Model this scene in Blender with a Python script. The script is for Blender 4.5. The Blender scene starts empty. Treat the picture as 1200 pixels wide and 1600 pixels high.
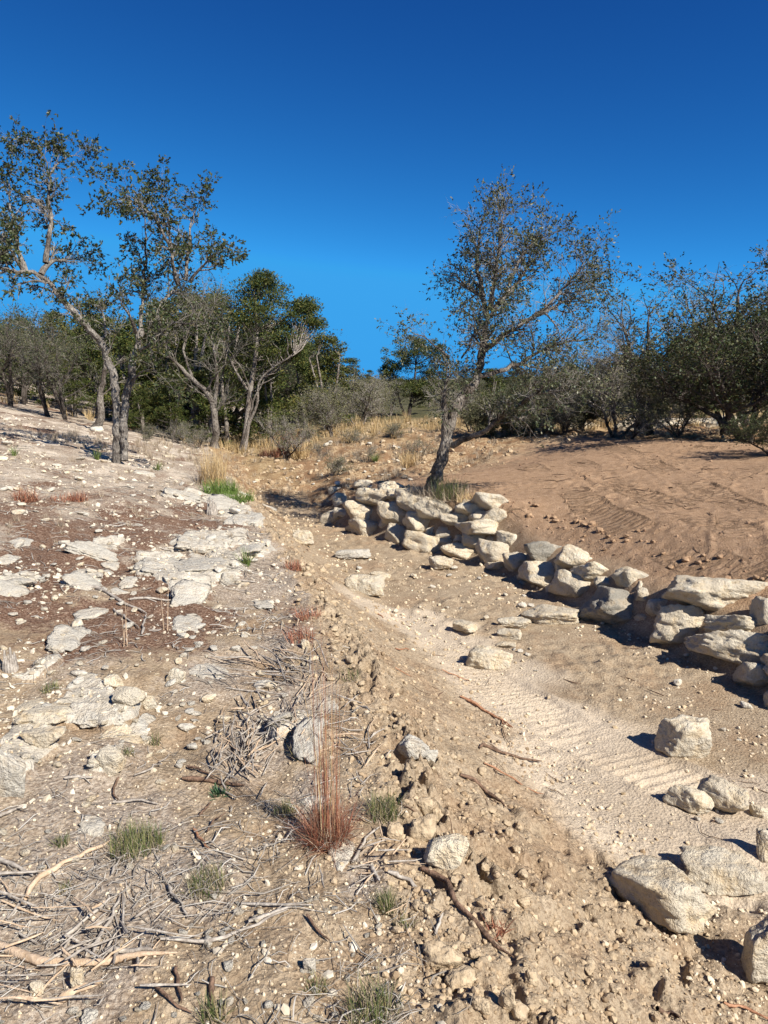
import bpy, math, random
import numpy as np
from mathutils import Vector, Matrix, Euler, Quaternion

random.seed(7)
RG = np.random.default_rng(7)
SC = bpy.context.scene
COL = SC.collection
RAD = math.radians

# ------------------------------------------------------------------ camera
F_PX = 26.0 / 36.0 * 1600.0          # focal length in pixels of the 1200x1600 photograph
PITCH = RAD(8.9)
EYE = np.array([0.0, 0.0, 1.65])
cam_d = bpy.data.cameras.new('camera')
cam = bpy.data.objects.new('camera', cam_d)
COL.objects.link(cam)
cam.location = EYE
cam.rotation_euler = (math.pi / 2 - PITCH, 0, 0)
cam_d.sensor_fit = 'VERTICAL'
cam_d.sensor_height = 36.0
cam_d.lens = 26.0
cam_d.clip_start = 0.05
cam_d.clip_end = 2000.0
SC.camera = cam

# ------------------------------------------------------------------ sky and sun
SUN_AZ = RAD(135)      # compass angle clockwise from +Y: to the right and a little behind the camera
SUN_EL = RAD(40)
world = bpy.data.worlds.new('World')
SC.world = world
world.use_nodes = True
wt = world.node_tree
wt.nodes.clear()
w_out = wt.nodes.new('ShaderNodeOutputWorld')
w_bg = wt.nodes.new('ShaderNodeBackground')
w_sky = wt.nodes.new('ShaderNodeTexSky')
w_sky.sky_type = 'NISHITA'
w_sky.sun_disc = False
w_sky.sun_elevation = SUN_EL
w_sky.sun_rotation = SUN_AZ
w_sky.altitude = 400
w_sky.air_density = 1.0
w_sky.dust_density = 0.2
w_sky.ozone_density = 3.0
# the photograph's saturated rendering of a clear sky: one tone curve per channel, the same in every direction
w_sep = wt.nodes.new('ShaderNodeSeparateColor'); w_com = wt.nodes.new('ShaderNodeCombineColor')
wt.links.new(w_sky.outputs[0], w_sep.inputs[0])
def w_math(op, a, b):
    n = wt.nodes.new('ShaderNodeMath'); n.operation = op
    for i, v in enumerate((a, b)):
        if isinstance(v, (int, float)): n.inputs[i].default_value = v
        else: wt.links.new(v, n.inputs[i])
    return n.outputs[0]
lum = w_math('MULTIPLY', w_sep.outputs[1], 0.159 / 0.689)
for ch, (gain, gam, top) in enumerate(((0.042, 1.83, 0.050), (0.36, 1.70, 0.39), (0.90, 1.12, 0.90))):
    v = w_math('MINIMUM', w_math('MULTIPLY', w_math('POWER', lum, gam), gain), top)
    wt.links.new(w_math('DIVIDE', v, 0.159), w_com.inputs[ch])
wt.links.new(w_com.outputs[0], w_bg.inputs['Color'])
w_bg.inputs['Strength'].default_value = 0.085
wt.links.new(w_bg.outputs[0], w_out.inputs['Surface'])

sun_d = bpy.data.lights.new('sun', 'SUN')
sun_d.energy = 5.0
sun_d.angle = RAD(0.5)
sun_d.color = (1.0, 0.945, 0.86)
sun = bpy.data.objects.new('sun', sun_d)
COL.objects.link(sun)
sdir = Vector((math.sin(SUN_AZ) * math.cos(SUN_EL), math.cos(SUN_AZ) * math.cos(SUN_EL), math.sin(SUN_EL)))
sun.rotation_euler = sdir.to_track_quat('Z', 'Y').to_euler()
sun.location = (20, -12, 20)

SC.view_settings.view_transform = 'Standard'
SC.view_settings.look = 'None'
SC.view_settings.exposure = 0.82
SC.view_settings.gamma = 1.0
SC.view_settings.use_curve_mapping = False

# ------------------------------------------------------------------ noise
_pr = np.random.default_rng(11)
PERM = _pr.permutation(512)
ANG = _pr.random(512) * 2 * np.pi
GX, GY = np.cos(ANG), np.sin(ANG)
_g3 = _pr.normal(size=(512, 3))
_g3 /= np.linalg.norm(_g3, axis=1)[:, None]

def fade(t):
    return t * t * t * (t * (t * 6 - 15) + 10)

def pn(x, y, seed=0):
    x = np.asarray(x, float) + seed * 17.37
    y = np.asarray(y, float) - seed * 9.71
    xi = np.floor(x).astype(np.int64); yi = np.floor(y).astype(np.int64)
    xf = x - xi; yf = y - yi
    u = fade(xf); v = fade(yf)
    def g(ix, iy, dx, dy):
        k = PERM[(PERM[ix & 511] + iy) & 511]
        return GX[k] * dx + GY[k] * dy
    a = g(xi, yi, xf, yf); b = g(xi + 1, yi, xf - 1, yf)
    c = g(xi, yi + 1, xf, yf - 1); d = g(xi + 1, yi + 1, xf - 1, yf - 1)
    return ((a + (b - a) * u) * (1 - v) + (c + (d - c) * u) * v) * 1.4

def fbm(x, y, octaves=4, seed=0, gain=0.5):
    s = 0; a = 1; f = 1
    for o in range(octaves):
        s = s + a * pn(x * f, y * f, seed + o * 3)
        a *= gain; f *= 2.03
    return s

def pn3(p, seed=0):
    p = p + np.array([seed * 3.17, seed * 5.3, -seed * 2.9])
    i = np.floor(p).astype(np.int64); f = p - i
    u = fade(f)
    out = 0
    for dx in (0, 1):
        for dy in (0, 1):
            for dz in (0, 1):
                k = PERM[(PERM[(PERM[(i[:, 0] + dx) & 511] + i[:, 1] + dy) & 511] + i[:, 2] + dz) & 511]
                g = _g3[k]
                dot = g[:, 0] * (f[:, 0] - dx) + g[:, 1] * (f[:, 1] - dy) + g[:, 2] * (f[:, 2] - dz)
                w = (u[:, 0] if dx else 1 - u[:, 0]) * (u[:, 1] if dy else 1 - u[:, 1]) * (u[:, 2] if dz else 1 - u[:, 2])
                out = out + w * dot
    return out * 1.5

def sst(e0, e1, x):
    t = np.clip((x - e0) / (e1 - e0), 0, 1)
    return t * t * (3 - 2 * t)

# ------------------------------------------------------------------ lie of the land
# bank crest (left), toe of the cut slope, foot of the boulder wall: x as a function of y
CREST_Y = [-8, 0, 1.7, 2.25, 3.3, 4.3, 5.5, 6.6, 8.0, 10.0, 12.5, 15, 18, 21, 26, 60]
CREST_X = [0.7, 0.45, 0.30, 0.20, 0.03, -0.12, -0.45, -0.75, -1.15, -1.75, -2.5, -3.3, -4.1, -4.9, -6, -9]
TOE_Y = [-8, 0, 2.3, 3.3, 4.6, 5.7, 6.8, 9.0, 11.5, 15, 18, 21, 26, 60]
TOE_X = [1.7, 1.5, 1.3, 1.12, 0.84, 0.55, 0.22, -0.5, -1.35, -2.45, -3.3, -4.1, -5.3, -8.5]
WALL_Y = [-8, 0, 2.5, 4.0, 5.3, 6.25, 7.45, 8.6, 9.86, 10.6, 11.3, 12.9, 14.2, 16, 19, 22, 27, 60]
WALL_X = [6.2, 5.4, 4.4, 3.5, 2.9, 2.6, 2.1, 1.75, 1.3, 0.75, 0.10, -1.0, -1.5, -1.9, -2.5, -3.2, -4.4, -7.9]

def floor_z(y):
    return -0.6 + 0.62 * sst(13, 24, y) + 0.02 * np.maximum(0, y - 24)

def pad_z(x, y):
    d = 0.91 * (x - 2.9) + 0.42 * (y - 5.3)
    d = np.maximum(d, 0)
    z = 0.10 + 0.088 * np.minimum(d, 7.2) - 0.10 * sst(7.2, 9.5, d) + 0.030 * np.maximum(0, d - 9)
    bank = sst(18.5, 23.5, y) * sst(6.5, 1.0, x)
    z = z + bank * (0.95 - np.minimum(z, 0.95))
    return z

def left_z(x, y):
    k = -x - 1.6 - 0.30 * np.maximum(0, y - 13)
    z = 0.19 * 0.5 * (k + np.sqrt(k * k + 0.8)) - 0.02
    z = np.where(y > 22, z * 1.0, z)
    return z - 0.02 * sst(5, 12, y)

def base_h(x, y):
    xc = np.interp(y, CREST_Y, CREST_X); xt = np.interp(y, TOE_Y, TOE_X); xw = np.interp(y, WALL_Y, WALL_X)
    zf = floor_z(y)
    # left bank to floor
    zl = left_z(x, y)
    t = np.clip((x - xc + 0.12) / (xt - xc + 0.24), 0, 1)
    t = t * t * (3 - 2 * t) * 0.55 + t * 0.45
    z = zl * (1 - t) + zf * t
    # right side
    ww = np.interp(y, [0, 5, 9, 10.5, 12.9, 14.2, 16.5, 22, 26], [0.5, 0.5, 0.55, 0.75, 0.85, 1.7, 3.0, 3.6, 4.5])
    a = (x - xw + 0.02) / ww
    stack = sst(9.2, 10.6, y) * sst(14.5, 13.0, y)             # the taller stacked part stands steeper
    q = sst(0.0, 1.0, a) * stack + (0.5 * sst(0.0, 0.85, a) + 0.5 * sst(0.25, 3.2, a)) * (1 - stack)
    z = z * (1 - q) + pad_z(x, y) * q
    # the land beyond, rising to a low wooded hill
    far = np.maximum(0, y - 27)
    z = z + 0.012 * far * sst(27, 50, y)
    z = z + 0.25 * fbm(x * 0.05, y * 0.05, 2, 5) * sst(28, 60, y)
    return z

def cross(x, y, pts):
    """distance to a polyline, and run along it"""
    best = np.full(np.shape(x), 1e9); run = np.zeros(np.shape(x)); side = np.zeros(np.shape(x)); acc = 0
    for (ax, ay), (bx, by) in zip(pts[:-1], pts[1:]):
        dx, dy = bx - ax, by - ay
        L = math.hypot(dx, dy)
        t = np.clip(((x - ax) * dx + (y - ay) * dy) / (L * L), 0, 1)
        px, py = x - (ax + t * dx), y - (ay + t * dy)
        d = np.hypot(px, py)
        m = d < best
        best = np.where(m, d, best); run = np.where(m, acc + t * L, run)
        side = np.where(m, np.sign(px * dy - py * dx), side)
        acc += L
    return best, run, side, acc

def ray(u, v):
    u = np.asarray(u, float); v = np.asarray(v, float)
    a = (u - 600) / F_PX; b = (800 - v) / F_PX
    d = np.stack([a, math.cos(PITCH) + b * math.sin(PITCH), -math.sin(PITCH) + b * math.cos(PITCH)], -1)
    return d / np.linalg.norm(d, axis=-1, keepdims=True)

def hit(u, v, hf=None):
    hf = hf or height
    d = ray([u], [v])[0]
    t = np.geomspace(1.2, 140, 900)
    P = EYE + t[:, None] * d
    g = P[:, 2] - hf(P[:, 0], P[:, 1])
    i = np.argmax(g < 0)
    if g[i] >= 0:
        i = len(t) - 1
    a, b = t[i - 1], t[i]
    for _ in range(12):
        m = (a + b) / 2
        p = EYE + m * d
        if p[2] - hf(np.array([p[0]]), np.array([p[1]]))[0] < 0: b = m
        else: a = m
    p = EYE + b * d
    return Vector(p)

def bhit(u, v):
    p = hit(u, v, base_h)
    return (p.x, p.y)

# machine tracks, walked out on the ground
TR_FLOOR = [[bhit(*p) for p in [(650, 985), (740, 1050), (860, 1130), (975, 1185), (1080, 1235), (1200, 1290)]],
            [bhit(*p) for p in [(930, 1320), (1030, 1340), (1130, 1370), (1230, 1400)]]]
TR_PAD = [[bhit(*p) for p in pl] for pl in [
    [(925, 690), (1010, 722), (1110, 768), (1230, 822)],
    [(860, 712), (960, 755), (1060, 795), (1230, 850)],
    [(960, 815), (1060, 785), (1140, 745), (1230, 715)],
    [(1158, 770), (1152, 830), (1160, 905)],
    [(740, 700), (850, 742), (930, 800), (1060, 865), (1160, 905)],
    [(800, 830), (900, 790), (1000, 745), (1100, 700)]]]

def pad_tracks(x, y):
    m = np.zeros(np.shape(x)); c = np.zeros(np.shape(x))
    for k, pl in enumerate(TR_PAD):
        d, run, side, L = cross(x, y, pl)
        a = sst(0.25, 0.20, d) * np.clip(0.25 + 2.2 * pn(x * 0.9, y * 0.9, 25 + k), 0, 1)
        c = np.where(a > m, run + 0.35 * np.abs(d) + k * 0.37, c); m = np.maximum(m, a)
    return m, c

def zones(x, y):
    xc = np.interp(y, CREST_Y, CREST_X); xt = np.interp(y, TOE_Y, TOE_X); xw = np.interp(y, WALL_Y, WALL_X)
    n = fbm(x * 1.3, y * 1.3, 3, 21) * 0.25
    left = sst(0.05, -0.25, x - xc + n * 0.6)
    pad = sst(0.15, 0.7, x - xw + n * 0.5) * sst(16.0, 14.0, y - 1.1 * (x - 1) + n * 4)
    padd = 0.91 * (x - 2.9) + 0.42 * (y - 5.3)
    pad = pad * sst(8.6, 7.6, padd + n * 2)
    floor = (1 - left) * (x < xw + 0.2) * sst(-0.15, 0.25, x - xt + n)
    return xc, xt, xw, left, pad, floor

def near_px(x, y, items):
    s = np.zeros(np.shape(x))
    for px, py, rx, w in items:
        s = np.maximum(s, w * np.exp(-(((x - px) / rx) ** 2 + ((y - py) / (rx * 1.9)) ** 2)))
    return s

def px_spots(items):
    out = []
    for u, v, ru, w in items:
        px, py = bhit(u, v)
        out.append((px, py, ru / F_PX * math.hypot(px, py), w))
    return out

OUTCROP = px_spots([(390, 805, 42, 1), (345, 782, 32, .9), (405, 860, 30, .95), (330, 850, 60, .9), (320, 895, 62, 1), (255, 885, 45, .9), (300, 925, 40, .8), (290, 775, 26, .7),
                    (150, 858, 40, .6), (20, 915, 30, .8), (130, 905, 32, .6), (60, 1140, 45, .75), (120, 1110, 50, .7), (185, 1120, 35, .7), (20, 1200, 45, .8), (170, 1190, 30, .7), (100, 1000, 28, .7),
                    (440, 1140, 35, .6), (490, 1170, 30, .6), (60, 1045, 35, .5)])
LITTER = px_spots([(60, 900, 130, 1.0), (200, 960, 130, .9), (320, 985, 90, .8), (150, 850, 150, .85), (240, 810, 160, .75), (420, 990, 60, .55), (120, 1000, 90, .75), (350, 830, 50, .7),
                   (60, 800, 120, .5), (190, 745, 100, .35), (20, 690, 80, .5), (250, 1010, 100, .5), (0, 940, 60, 1)])
GREY = px_spots([(120, 1230, 120, .7), (170, 1340, 130, .95), (60, 1420, 130, .95), (150, 1500, 120, .85), (330, 1380, 80, .7), (330, 1050, 100, .6), (400, 1150, 80, .85),
                 (470, 1080, 70, .75), (480, 1230, 60, .6), (120, 1040, 100, .5), (200, 760, 150, .75), (330, 760, 80, .6), (40, 850, 100, .6), (230, 1400, 100, .85), (570, 1370, 55, .7), (440, 1000, 60, .7), (600, 1560, 50, .5), (250, 700, 120, .6), (60, 700, 160, .6), (120, 780, 160, .6), (260, 820, 120, .5)])

def outcrop(x, y):
    b = near_px(x, y, OUTCROP)
    return sst(0.47, 0.57, b * 0.75 + 0.42 * (fbm(x * 3.2, y * 3.2, 3, 70) * 0.5 + 0.5))

def height(x, y):
    x = np.asarray(x, float); y = np.asarray(y, float)
    xc, xt, xw, left, pad, floor = zones(x, y)
    z = base_h(x, y)
    near = sst(34, 14, y)
    # rocky left bank
    z = z + left * (0.045 * fbm(x * 1.1, y * 1.1, 2, 1) + 0.022 * fbm(x * 4.2, y * 4.2, 2, 2) + 0.006 * fbm(x * 17, y * 17, 2, 3) * near)
    oc = outcrop(x, y) * left * (x > -9) * (y > 2) * (y < 13)
    z = z + oc * (0.035 + 0.02 * sst(-.1, .1, pn(x * 2.3, y * 2.3, 71)) + 0.008 * fbm(x * 9, y * 9, 2, 72) - 0.012 * fbm(x * 17, y * 17, 2, 3))
    # crumbled crest
    crest = np.exp(-((x - xc - 0.10 + 0.10 * pn(x * 0 + 3, y * 2.2, 4)) / 0.16) ** 2) * sst(14, 9, y)
    bill = 1 - np.abs(fbm(x * 7, y * 7, 3, 6)) * 2.0
    crumb = pn(x * 2.1, y * 2.1, 8)
    z = z + crest * (0.03 + 0.10 * (bill - 0.55) * (0.75 + crumb)) - 0.05 * crest * sst(0.15, 0.5, pn(x * 6.3, y * 4.4, 90))
    # clods over the lower right foreground and the whole slope
    slope = (1 - left) * sst(0.35, -0.2, x - xt)
    cl = np.clip(pn(x * 5.2 + 0.3 * pn(x * 9, y * 9, 31), y * 5.2, 9), 0.05, 1) - 0.05
    z = z + slope * near * (0.03 * fbm(x * 2.4, y * 2.0, 2, 12) + sst(4.6, 2.2, y) * 0.08 * cl + 0.035 * cl - 0.05 * sst(4.6, 2.6, y) * sst(0.25, 0.6, pn(x * 7.7, y * 6.1, 91))
                            + 0.024 * np.abs(fbm(x * 13, y * 13, 2, 13)) + 0.009 * fbm(x * 34, y * 34, 1, 14))
    # channel floor
    rough = sst(-0.05, 0.35, pn(x * 0.7, y * 0.7, 15) + 0.35 * sst(6.5, 9, y) + 0.3 * sst(0.9, 0.2, xw - x))
    z = z + floor * near * (0.02 * pn(x * 1.5, y * 1.5, 16) + rough * (0.028 * fbm(x * 5.5, y * 5.5, 3, 17) + 0.035 * np.clip(pn(x * 8, y * 8, 92), 0, 1)) + 0.003 * fbm(x * 22, y * 22, 1, 18))
    for pl in TR_FLOOR:
        d, run, side, L = cross(x, y, pl)
        wid = 0.24
        m = sst(wid, wid - 0.05, d) * sst(0, 0.6, run) * sst(L, L - 0.5, run) * np.clip(0.75 + 1.4 * pn(x * 1.5, y * 1.5, 19) + 0.5 * pn(x * 7, y * 7, 93), 0.0, 1.3)
        cle = np.abs(((run + 0.14 * d * side) / 0.082) % 1.0 - 0.5) * 2
        z = z - floor * m * (0.012 - 0.024 * sst(0.45, 0.95, cle))
        z = z + floor * 0.018 * np.exp(-((d - wid - 0.03) / 0.035) ** 2) * (0.7 + pn(x * 8, y * 8, 20)) * sst(0, 0.6, run)
    # graded pad with its tracks
    z = z + pad * (0.016 * fbm(x * 0.9, y * 0.9, 2, 22) + 0.016 * fbm(x * 7, y * 7, 3, 23) * (0.5 + sst(-.2, .4, pn(x * .8, y * .8, 29))))
    edge = np.exp(-((x - xw - 0.75) / 0.28) ** 2) * sst(13, 11, y)
    z = z + edge * (0.025 * np.abs(fbm(x * 5, y * 5, 3, 24)) + 0.015)
    for k, pl in enumerate(TR_PAD):
        d, run, side, L = cross(x, y, pl)
        m = sst(0.25, 0.21, d) * (0.1 + 1.1 * np.clip(pn(x * 0.9, y * 0.9, 25 + k) + 0.4, 0, 1))
        z = z - pad * m * 0.006
        z = z + pad * 0.022 * np.exp(-((d - 0.26) / 0.03) ** 2) * np.clip(0.25 + 1.5 * pn(x * 2.3, y * 2.3, 26 + k), 0, 1.3)
    # washed out bank and far ground
    er = (1 - left) * (1 - pad) * (1 - floor * sst(17, 14, y)) * sst(12.5, 15, y) * sst(60, 26, y)
    z = z + er * (0.14 * fbm(x * 0.8, y * 0.8, 3, 27) + 0.05 * np.abs(fbm(x * 3.4, y * 3.4, 2, 28)))
    return z

# ------------------------------------------------------------------ mesh helpers
def make_mesh(name, V, F, mat=None, smooth=True):
    V = np.ascontiguousarray(V, dtype=np.float32)
    me = bpy.data.meshes.new(name)
    Fs = F if isinstance(F, list) else [F]
    Fs = [np.asarray(f, dtype=np.int32) for f in Fs if len(f)]
    nl = sum(f.size for f in Fs); nf = sum(len(f) for f in Fs)
    me.vertices.add(len(V)); me.vertices.foreach_set('co', V.ravel())
    me.loops.add(nl); me.loops.foreach_set('vertex_index', np.concatenate([f.ravel() for f in Fs]))
    me.polygons.add(nf)
    tot = np.concatenate([np.full(len(f), f.shape[1], dtype=np.int32) for f in Fs])
    me.polygons.foreach_set('loop_start', np.concatenate([[0], np.cumsum(tot)[:-1]]).astype(np.int32))
    me.polygons.foreach_set('use_smooth', np.full(nf, smooth, dtype=bool))
    me.update(calc_edges=True)
    me.validate()
    if mat: me.materials.append(mat)
    return me

def link(name, me, loc=(0, 0, 0), parent=None, rot=None, scale=None):
    o = bpy.data.objects.new(name, me)
    COL.objects.link(o)
    o.location = loc
    if rot is not None: o.rotation_euler = rot
    if scale is not None: o.scale = scale
    if parent: o.parent = parent
    return o

def tag(o, label=None, cat=None, group=None, kind=None):
    if label: o['label'] = label
    if cat: o['category'] = cat
    if group: o['group'] = group
    if kind: o['kind'] = kind
    return o

def empty(name, loc, rz=0):
    return link(name, None, loc, rot=(0, 0, rz))

def copy_thing(src, name=None):
    r = src.copy()
    COL.objects.link(r)
    for ch in src.children:
        c = ch.copy(); COL.objects.link(c); c.parent = r
    return r

def tubes(P, R, sides=4):
    """P (N,K,3) centre lines, R (N,K) radii -> vertices, quads"""
    N, K, _ = P.shape
    T = np.empty_like(P)
    T[:, 1:-1] = P[:, 2:] - P[:, :-2]; T[:, 0] = P[:, 1] - P[:, 0]; T[:, -1] = P[:, -1] - P[:, -2]
    T /= np.linalg.norm(T, axis=2, keepdims=True) + 1e-9
    mean = P[:, -1] - P[:, 0]
    ref = np.where((np.abs(mean[:, 2:3]) > 0.8 * np.linalg.norm(mean, axis=1, keepdims=True)), np.array([[1.0, 0.1, 0]]), np.array([[0, 0.05, 1.0]]))
    A = np.cross(T, ref[:, None, :]); A /= np.linalg.norm(A, axis=2, keepdims=True) + 1e-9
    B = np.cross(T, A)
    ang = np.arange(sides) * 2 * np.pi / sides
    V = P[:, :, None, :] + R[:, :, None, None] * (np.cos(ang)[None, None, :, None] * A[:, :, None, :] + np.sin(ang)[None, None, :, None] * B[:, :, None, :])
    V = V.reshape(-1, 3)
    n = np.arange(N)[:, None, None]; k = np.arange(K - 1)[None, :, None]; s = np.arange(sides)[None, None, :]
    a = (n * K + k) * sides + s; b = (n * K + k) * sides + (s + 1) % sides
    F = np.stack([a, b, b + sides, a + sides], -1).reshape(-1, 4)
    return V, F

class Bag:
    def __init__(s): s.V = []; s.F = []; s.n = 0
    def add(s, V, F):
        s.V.append(V); s.F.append(np.asarray(F) + s.n); s.n += len(V)
    def tube(s, P, R, sides=4): s.add(*tubes(P, R, sides))
    def mesh(s, name, mat, smooth=True):
        q = [f for f in s.F if f.shape[1] == 4]; t = [f for f in s.F if f.shape[1] == 3]
        L = []
        if q: L.append(np.concatenate(q))
        if t: L.append(np.concatenate(t))
        return make_mesh(name, np.concatenate(s.V), L, mat, smooth)

def unit(v):
    return v / (np.linalg.norm(v, axis=-1, keepdims=True) + 1e-9)

# ------------------------------------------------------------------ materials
class M:
    def __init__(s, name, rough=0.9, spec=0.2):
        s.m = bpy.data.materials.new(name); s.m.use_nodes = True
        s.t = s.m.node_tree; s.b = s.t.nodes['Principled BSDF']
        s.b.inputs['Roughness'].default_value = rough
        s.b.inputs['Specular IOR Level'].default_value = spec
    def n(s, typ, **kw):
        nd = s.t.nodes.new(typ)
        for k, v in kw.items(): setattr(nd, k, v)
        return nd
    def l(s, a, b): s.t.links.new(a, b)
    def noise(s, co, scale, detail=4, rough=0.6, dist=0.0):
        nd = s.n('ShaderNodeTexNoise')
        nd.inputs['Scale'].default_value = scale; nd.inputs['Detail'].default_value = detail
        nd.inputs['Roughness'].default_value = rough; nd.inputs['Distortion'].default_value = dist
        if co is not None: s.l(co, nd.inputs['Vector'])
        return nd.outputs['Fac']
    def vor(s, co, scale, feat='F1', out='Distance', rnd=1.0):
        nd = s.n('ShaderNodeTexVoronoi', feature=feat)
        nd.inputs['Scale'].default_value = scale; nd.inputs['Randomness'].default_value = rnd
        s.l(co, nd.inputs['Vector'])
        return nd.outputs[out]
    def ramp(s, fac, stops, interp='LINEAR'):
        nd = s.n('ShaderNodeValToRGB'); nd.color_ramp.interpolation = interp
        e = nd.color_ramp.elements
        while len(e) < len(stops): e.new(0.5)
        for el, (p, c) in zip(e, stops):
            el.position = p
            el.color = (c, c, c, 1) if isinstance(c, (int, float)) else (*c, 1)
        s.l(fac, nd.inputs[0])
        return nd.outputs[0]
    def mix(s, fac, a, b, mode='MIX'):
        nd = s.n('ShaderNodeMix', data_type='RGBA', blend_type=mode)
        for sock, v in ((nd.inputs[0], fac), (nd.inputs[6], a), (nd.inputs[7], b)):
            if isinstance(v, (int, float)): sock.default_value = v
            elif isinstance(v, tuple): sock.default_value = (*v, 1)
            else: s.l(v, sock)
        return nd.outputs[2]
    def math(s, op, a, b=0.0, c=None):
        nd = s.n('ShaderNodeMath', operation=op)
        for i, v in enumerate((a, b, c)):
            if v is None: continue
            if isinstance(v, (int, float)): nd.inputs[i].default_value = v
            else: s.l(v, nd.inputs[i])
        return nd.outputs[0]
    def bump(s, h, strength=0.5, dist=0.02, prev=None):
        nd = s.n('ShaderNodeBump'); nd.inputs['Strength'].default_value = strength; nd.inputs['Distance'].default_value = dist
        s.l(h, nd.inputs['Height'])
        if prev is not None: s.l(prev, nd.inputs['Normal'])
        return nd.outputs[0]
    def out(s, col=None, nrm=None):
        if col is not None: s.l(col, s.b.inputs['Base Color'])
        if nrm is not None: s.l(nrm, s.b.inputs['Normal'])
        return s.m

def mat_ground():
    m = M('soil_and_litter', 0.95, 0.1)
    co = m.n('ShaderNodeNewGeometry').outputs['Position']
    za = m.n('ShaderNodeAttribute', attribute_name='zone').outputs['Color']
    zb = m.n('ShaderNodeAttribute', attribute_name='zone_b').outputs['Color']
    sa = m.n('ShaderNodeSeparateColor'); m.l(za, sa.inputs[0])
    sb = m.n('ShaderNodeSeparateColor'); m.l(zb, sb.inputs[0])
    litter, pad, rubble = sa.outputs
    zc = m.n('ShaderNodeAttribute', attribute_name='zone_c').outputs['Color']
    sc_ = m.n('ShaderNodeSeparateColor'); m.l(zc, sc_.inputs[0])
    rock, chalk, _b = sc_.outputs
    grey, powder, grass = sb.outputs
    n1 = m.noise(co, 1.3, 5); n2 = m.noise(co, 9, 5, 0.7); n3 = m.noise(co, 55, 4, 0.75); n4 = m.noise(co, 200, 3, 0.7)
    v1 = m.vor(co, 60); v2 = m.vor(co, 24)
    base = m.ramp(n2, [(0.3, (0.235, 0.165, 0.10)), (0.50, (0.365, 0.28, 0.185)), (0.72, (0.49, 0.39, 0.27))])
    base = m.mix(m.ramp(n1, [(0.35, 0.0), (0.65, 0.55)]), base, (0.435, 0.345, 0.24))
    base = m.mix(m.ramp(n3, [(0.38, 0.7), (0.54, 0.0)]), base, (0.19, 0.13, 0.08))  # crevice shade painted into the soil colour where the grain is low
    # brown turned soil in patches
    pb = m.noise(co, 1.9, 6, 0.65)
    base = m.mix(m.ramp(pb, [(0.50, 0.0), (0.60, 0.62)]), base, m.ramp(n3, [(0.35, (0.17, 0.105, 0.06)), (0.6, (0.36, 0.25, 0.155))]))
    # pale powder on the driven floor
    base = m.mix(m.math('MULTIPLY', powder, m.ramp(n1, [(0.3, 0.5), (0.6, 1.0)])), base, m.ramp(n3, [(0.3, (0.45, 0.36, 0.26)), (0.7, (0.59, 0.495, 0.375))]))
    # graded red brown earth
    pc = m.ramp(n2, [(0.3, (0.27, 0.172, 0.100)), (0.55, (0.37, 0.245, 0.150)), (0.75, (0.45, 0.31, 0.20))])
    pc = m.mix(m.ramp(n3, [(0.38, 0.55), (0.55, 0.0)]), pc, (0.18, 0.10, 0.06))  # same painted crevice shade, in the low grain of the pad earth
    base = m.mix(pad, base, pc)
    # chalky rubble
    rc = m.ramp(v2, [(0.1, (0.56, 0.47, 0.32)), (0.4, (0.42, 0.30, 0.17)), (0.8, (0.20, 0.12, 0.065))])
    rc = m.mix(m.ramp(m.noise(co, 2.4, 5), [(0.42, 0.95), (0.56, 0.1)]), rc, (0.22, 0.13, 0.07))
    base = m.mix(rubble, base, rc)
    # dry grass far off
    gc = m.ramp(n2, [(0.3, (0.16, 0.10, 0.05)), (0.55, (0.34, 0.25, 0.13)), (0.75, (0.42, 0.34, 0.20))])
    base = m.mix(grass, base, gc)
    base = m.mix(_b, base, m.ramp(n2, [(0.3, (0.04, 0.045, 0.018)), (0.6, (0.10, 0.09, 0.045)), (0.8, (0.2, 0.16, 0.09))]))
    # grey weathered chaff
    gl = m.ramp(n3, [(0.32, (0.15, 0.11, 0.08)), (0.48, (0.32, 0.255, 0.195)), (0.66, (0.52, 0.45, 0.36))])
    gm = m.math('MULTIPLY', m.ramp(m.math('ADD', m.math('MULTIPLY', grey, 0.75), m.math('MULTIPLY', n2, 0.6)), [(0.52, 0.0), (0.72, 1.0)]), 0.9)
    base = m.mix(gm, base, gl)
    # red brown juniper litter
    lc = m.ramp(n3, [(0.30, (0.055, 0.028, 0.017)), (0.5, (0.15, 0.085, 0.055)), (0.66, (0.34, 0.245, 0.175))])
    lc = m.mix(m.ramp(v1, [(0.10, 0.55), (0.22, 0.0)]), lc, (0.42, 0.35, 0.29))
    lm = m.ramp(m.math('ADD', m.math('MULTIPLY', litter, 0.85), m.math('MULTIPLY', n2, 0.6)), [(0.54, 0.0), (0.66, 1.0)])
    base = m.mix(lm, base, lc)
    # chalk scree far up the left bank and bare bedrock
    cm = m.ramp(m.math('ADD', m.math('MULTIPLY', chalk, 0.5), m.math('MULTIPLY', n2, 0.7)), [(0.52, 0.0), (0.66, 0.85)])
    base = m.mix(cm, base, m.ramp(n3, [(0.3, (0.36, 0.28, 0.21)), (0.6, (0.62, 0.54, 0.43))]))
    rk = m.ramp(n2, [(0.3, (0.32, 0.28, 0.22)), (0.46, (0.46, 0.41, 0.33)), (0.66, (0.65, 0.595, 0.49))])
    rk = m.mix(m.ramp(v2, [(0.05, 0.35), (0.16, 0.0)]), rk, (0.25, 0.20, 0.15))
    base = m.mix(m.ramp(m.math('ADD', rock, m.math('MULTIPLY', m.math('SUBTRACT', n2, 0.5), 0.9)), [(0.46, 0.0), (0.56, 1.0)]), base, rk)
    base = m.mix(0.35, base, m.mix(1.0, base, m.ramp(n4, [(0.3, 0.35), (0.7, 1.35)]), 'MULTIPLY'))
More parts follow.
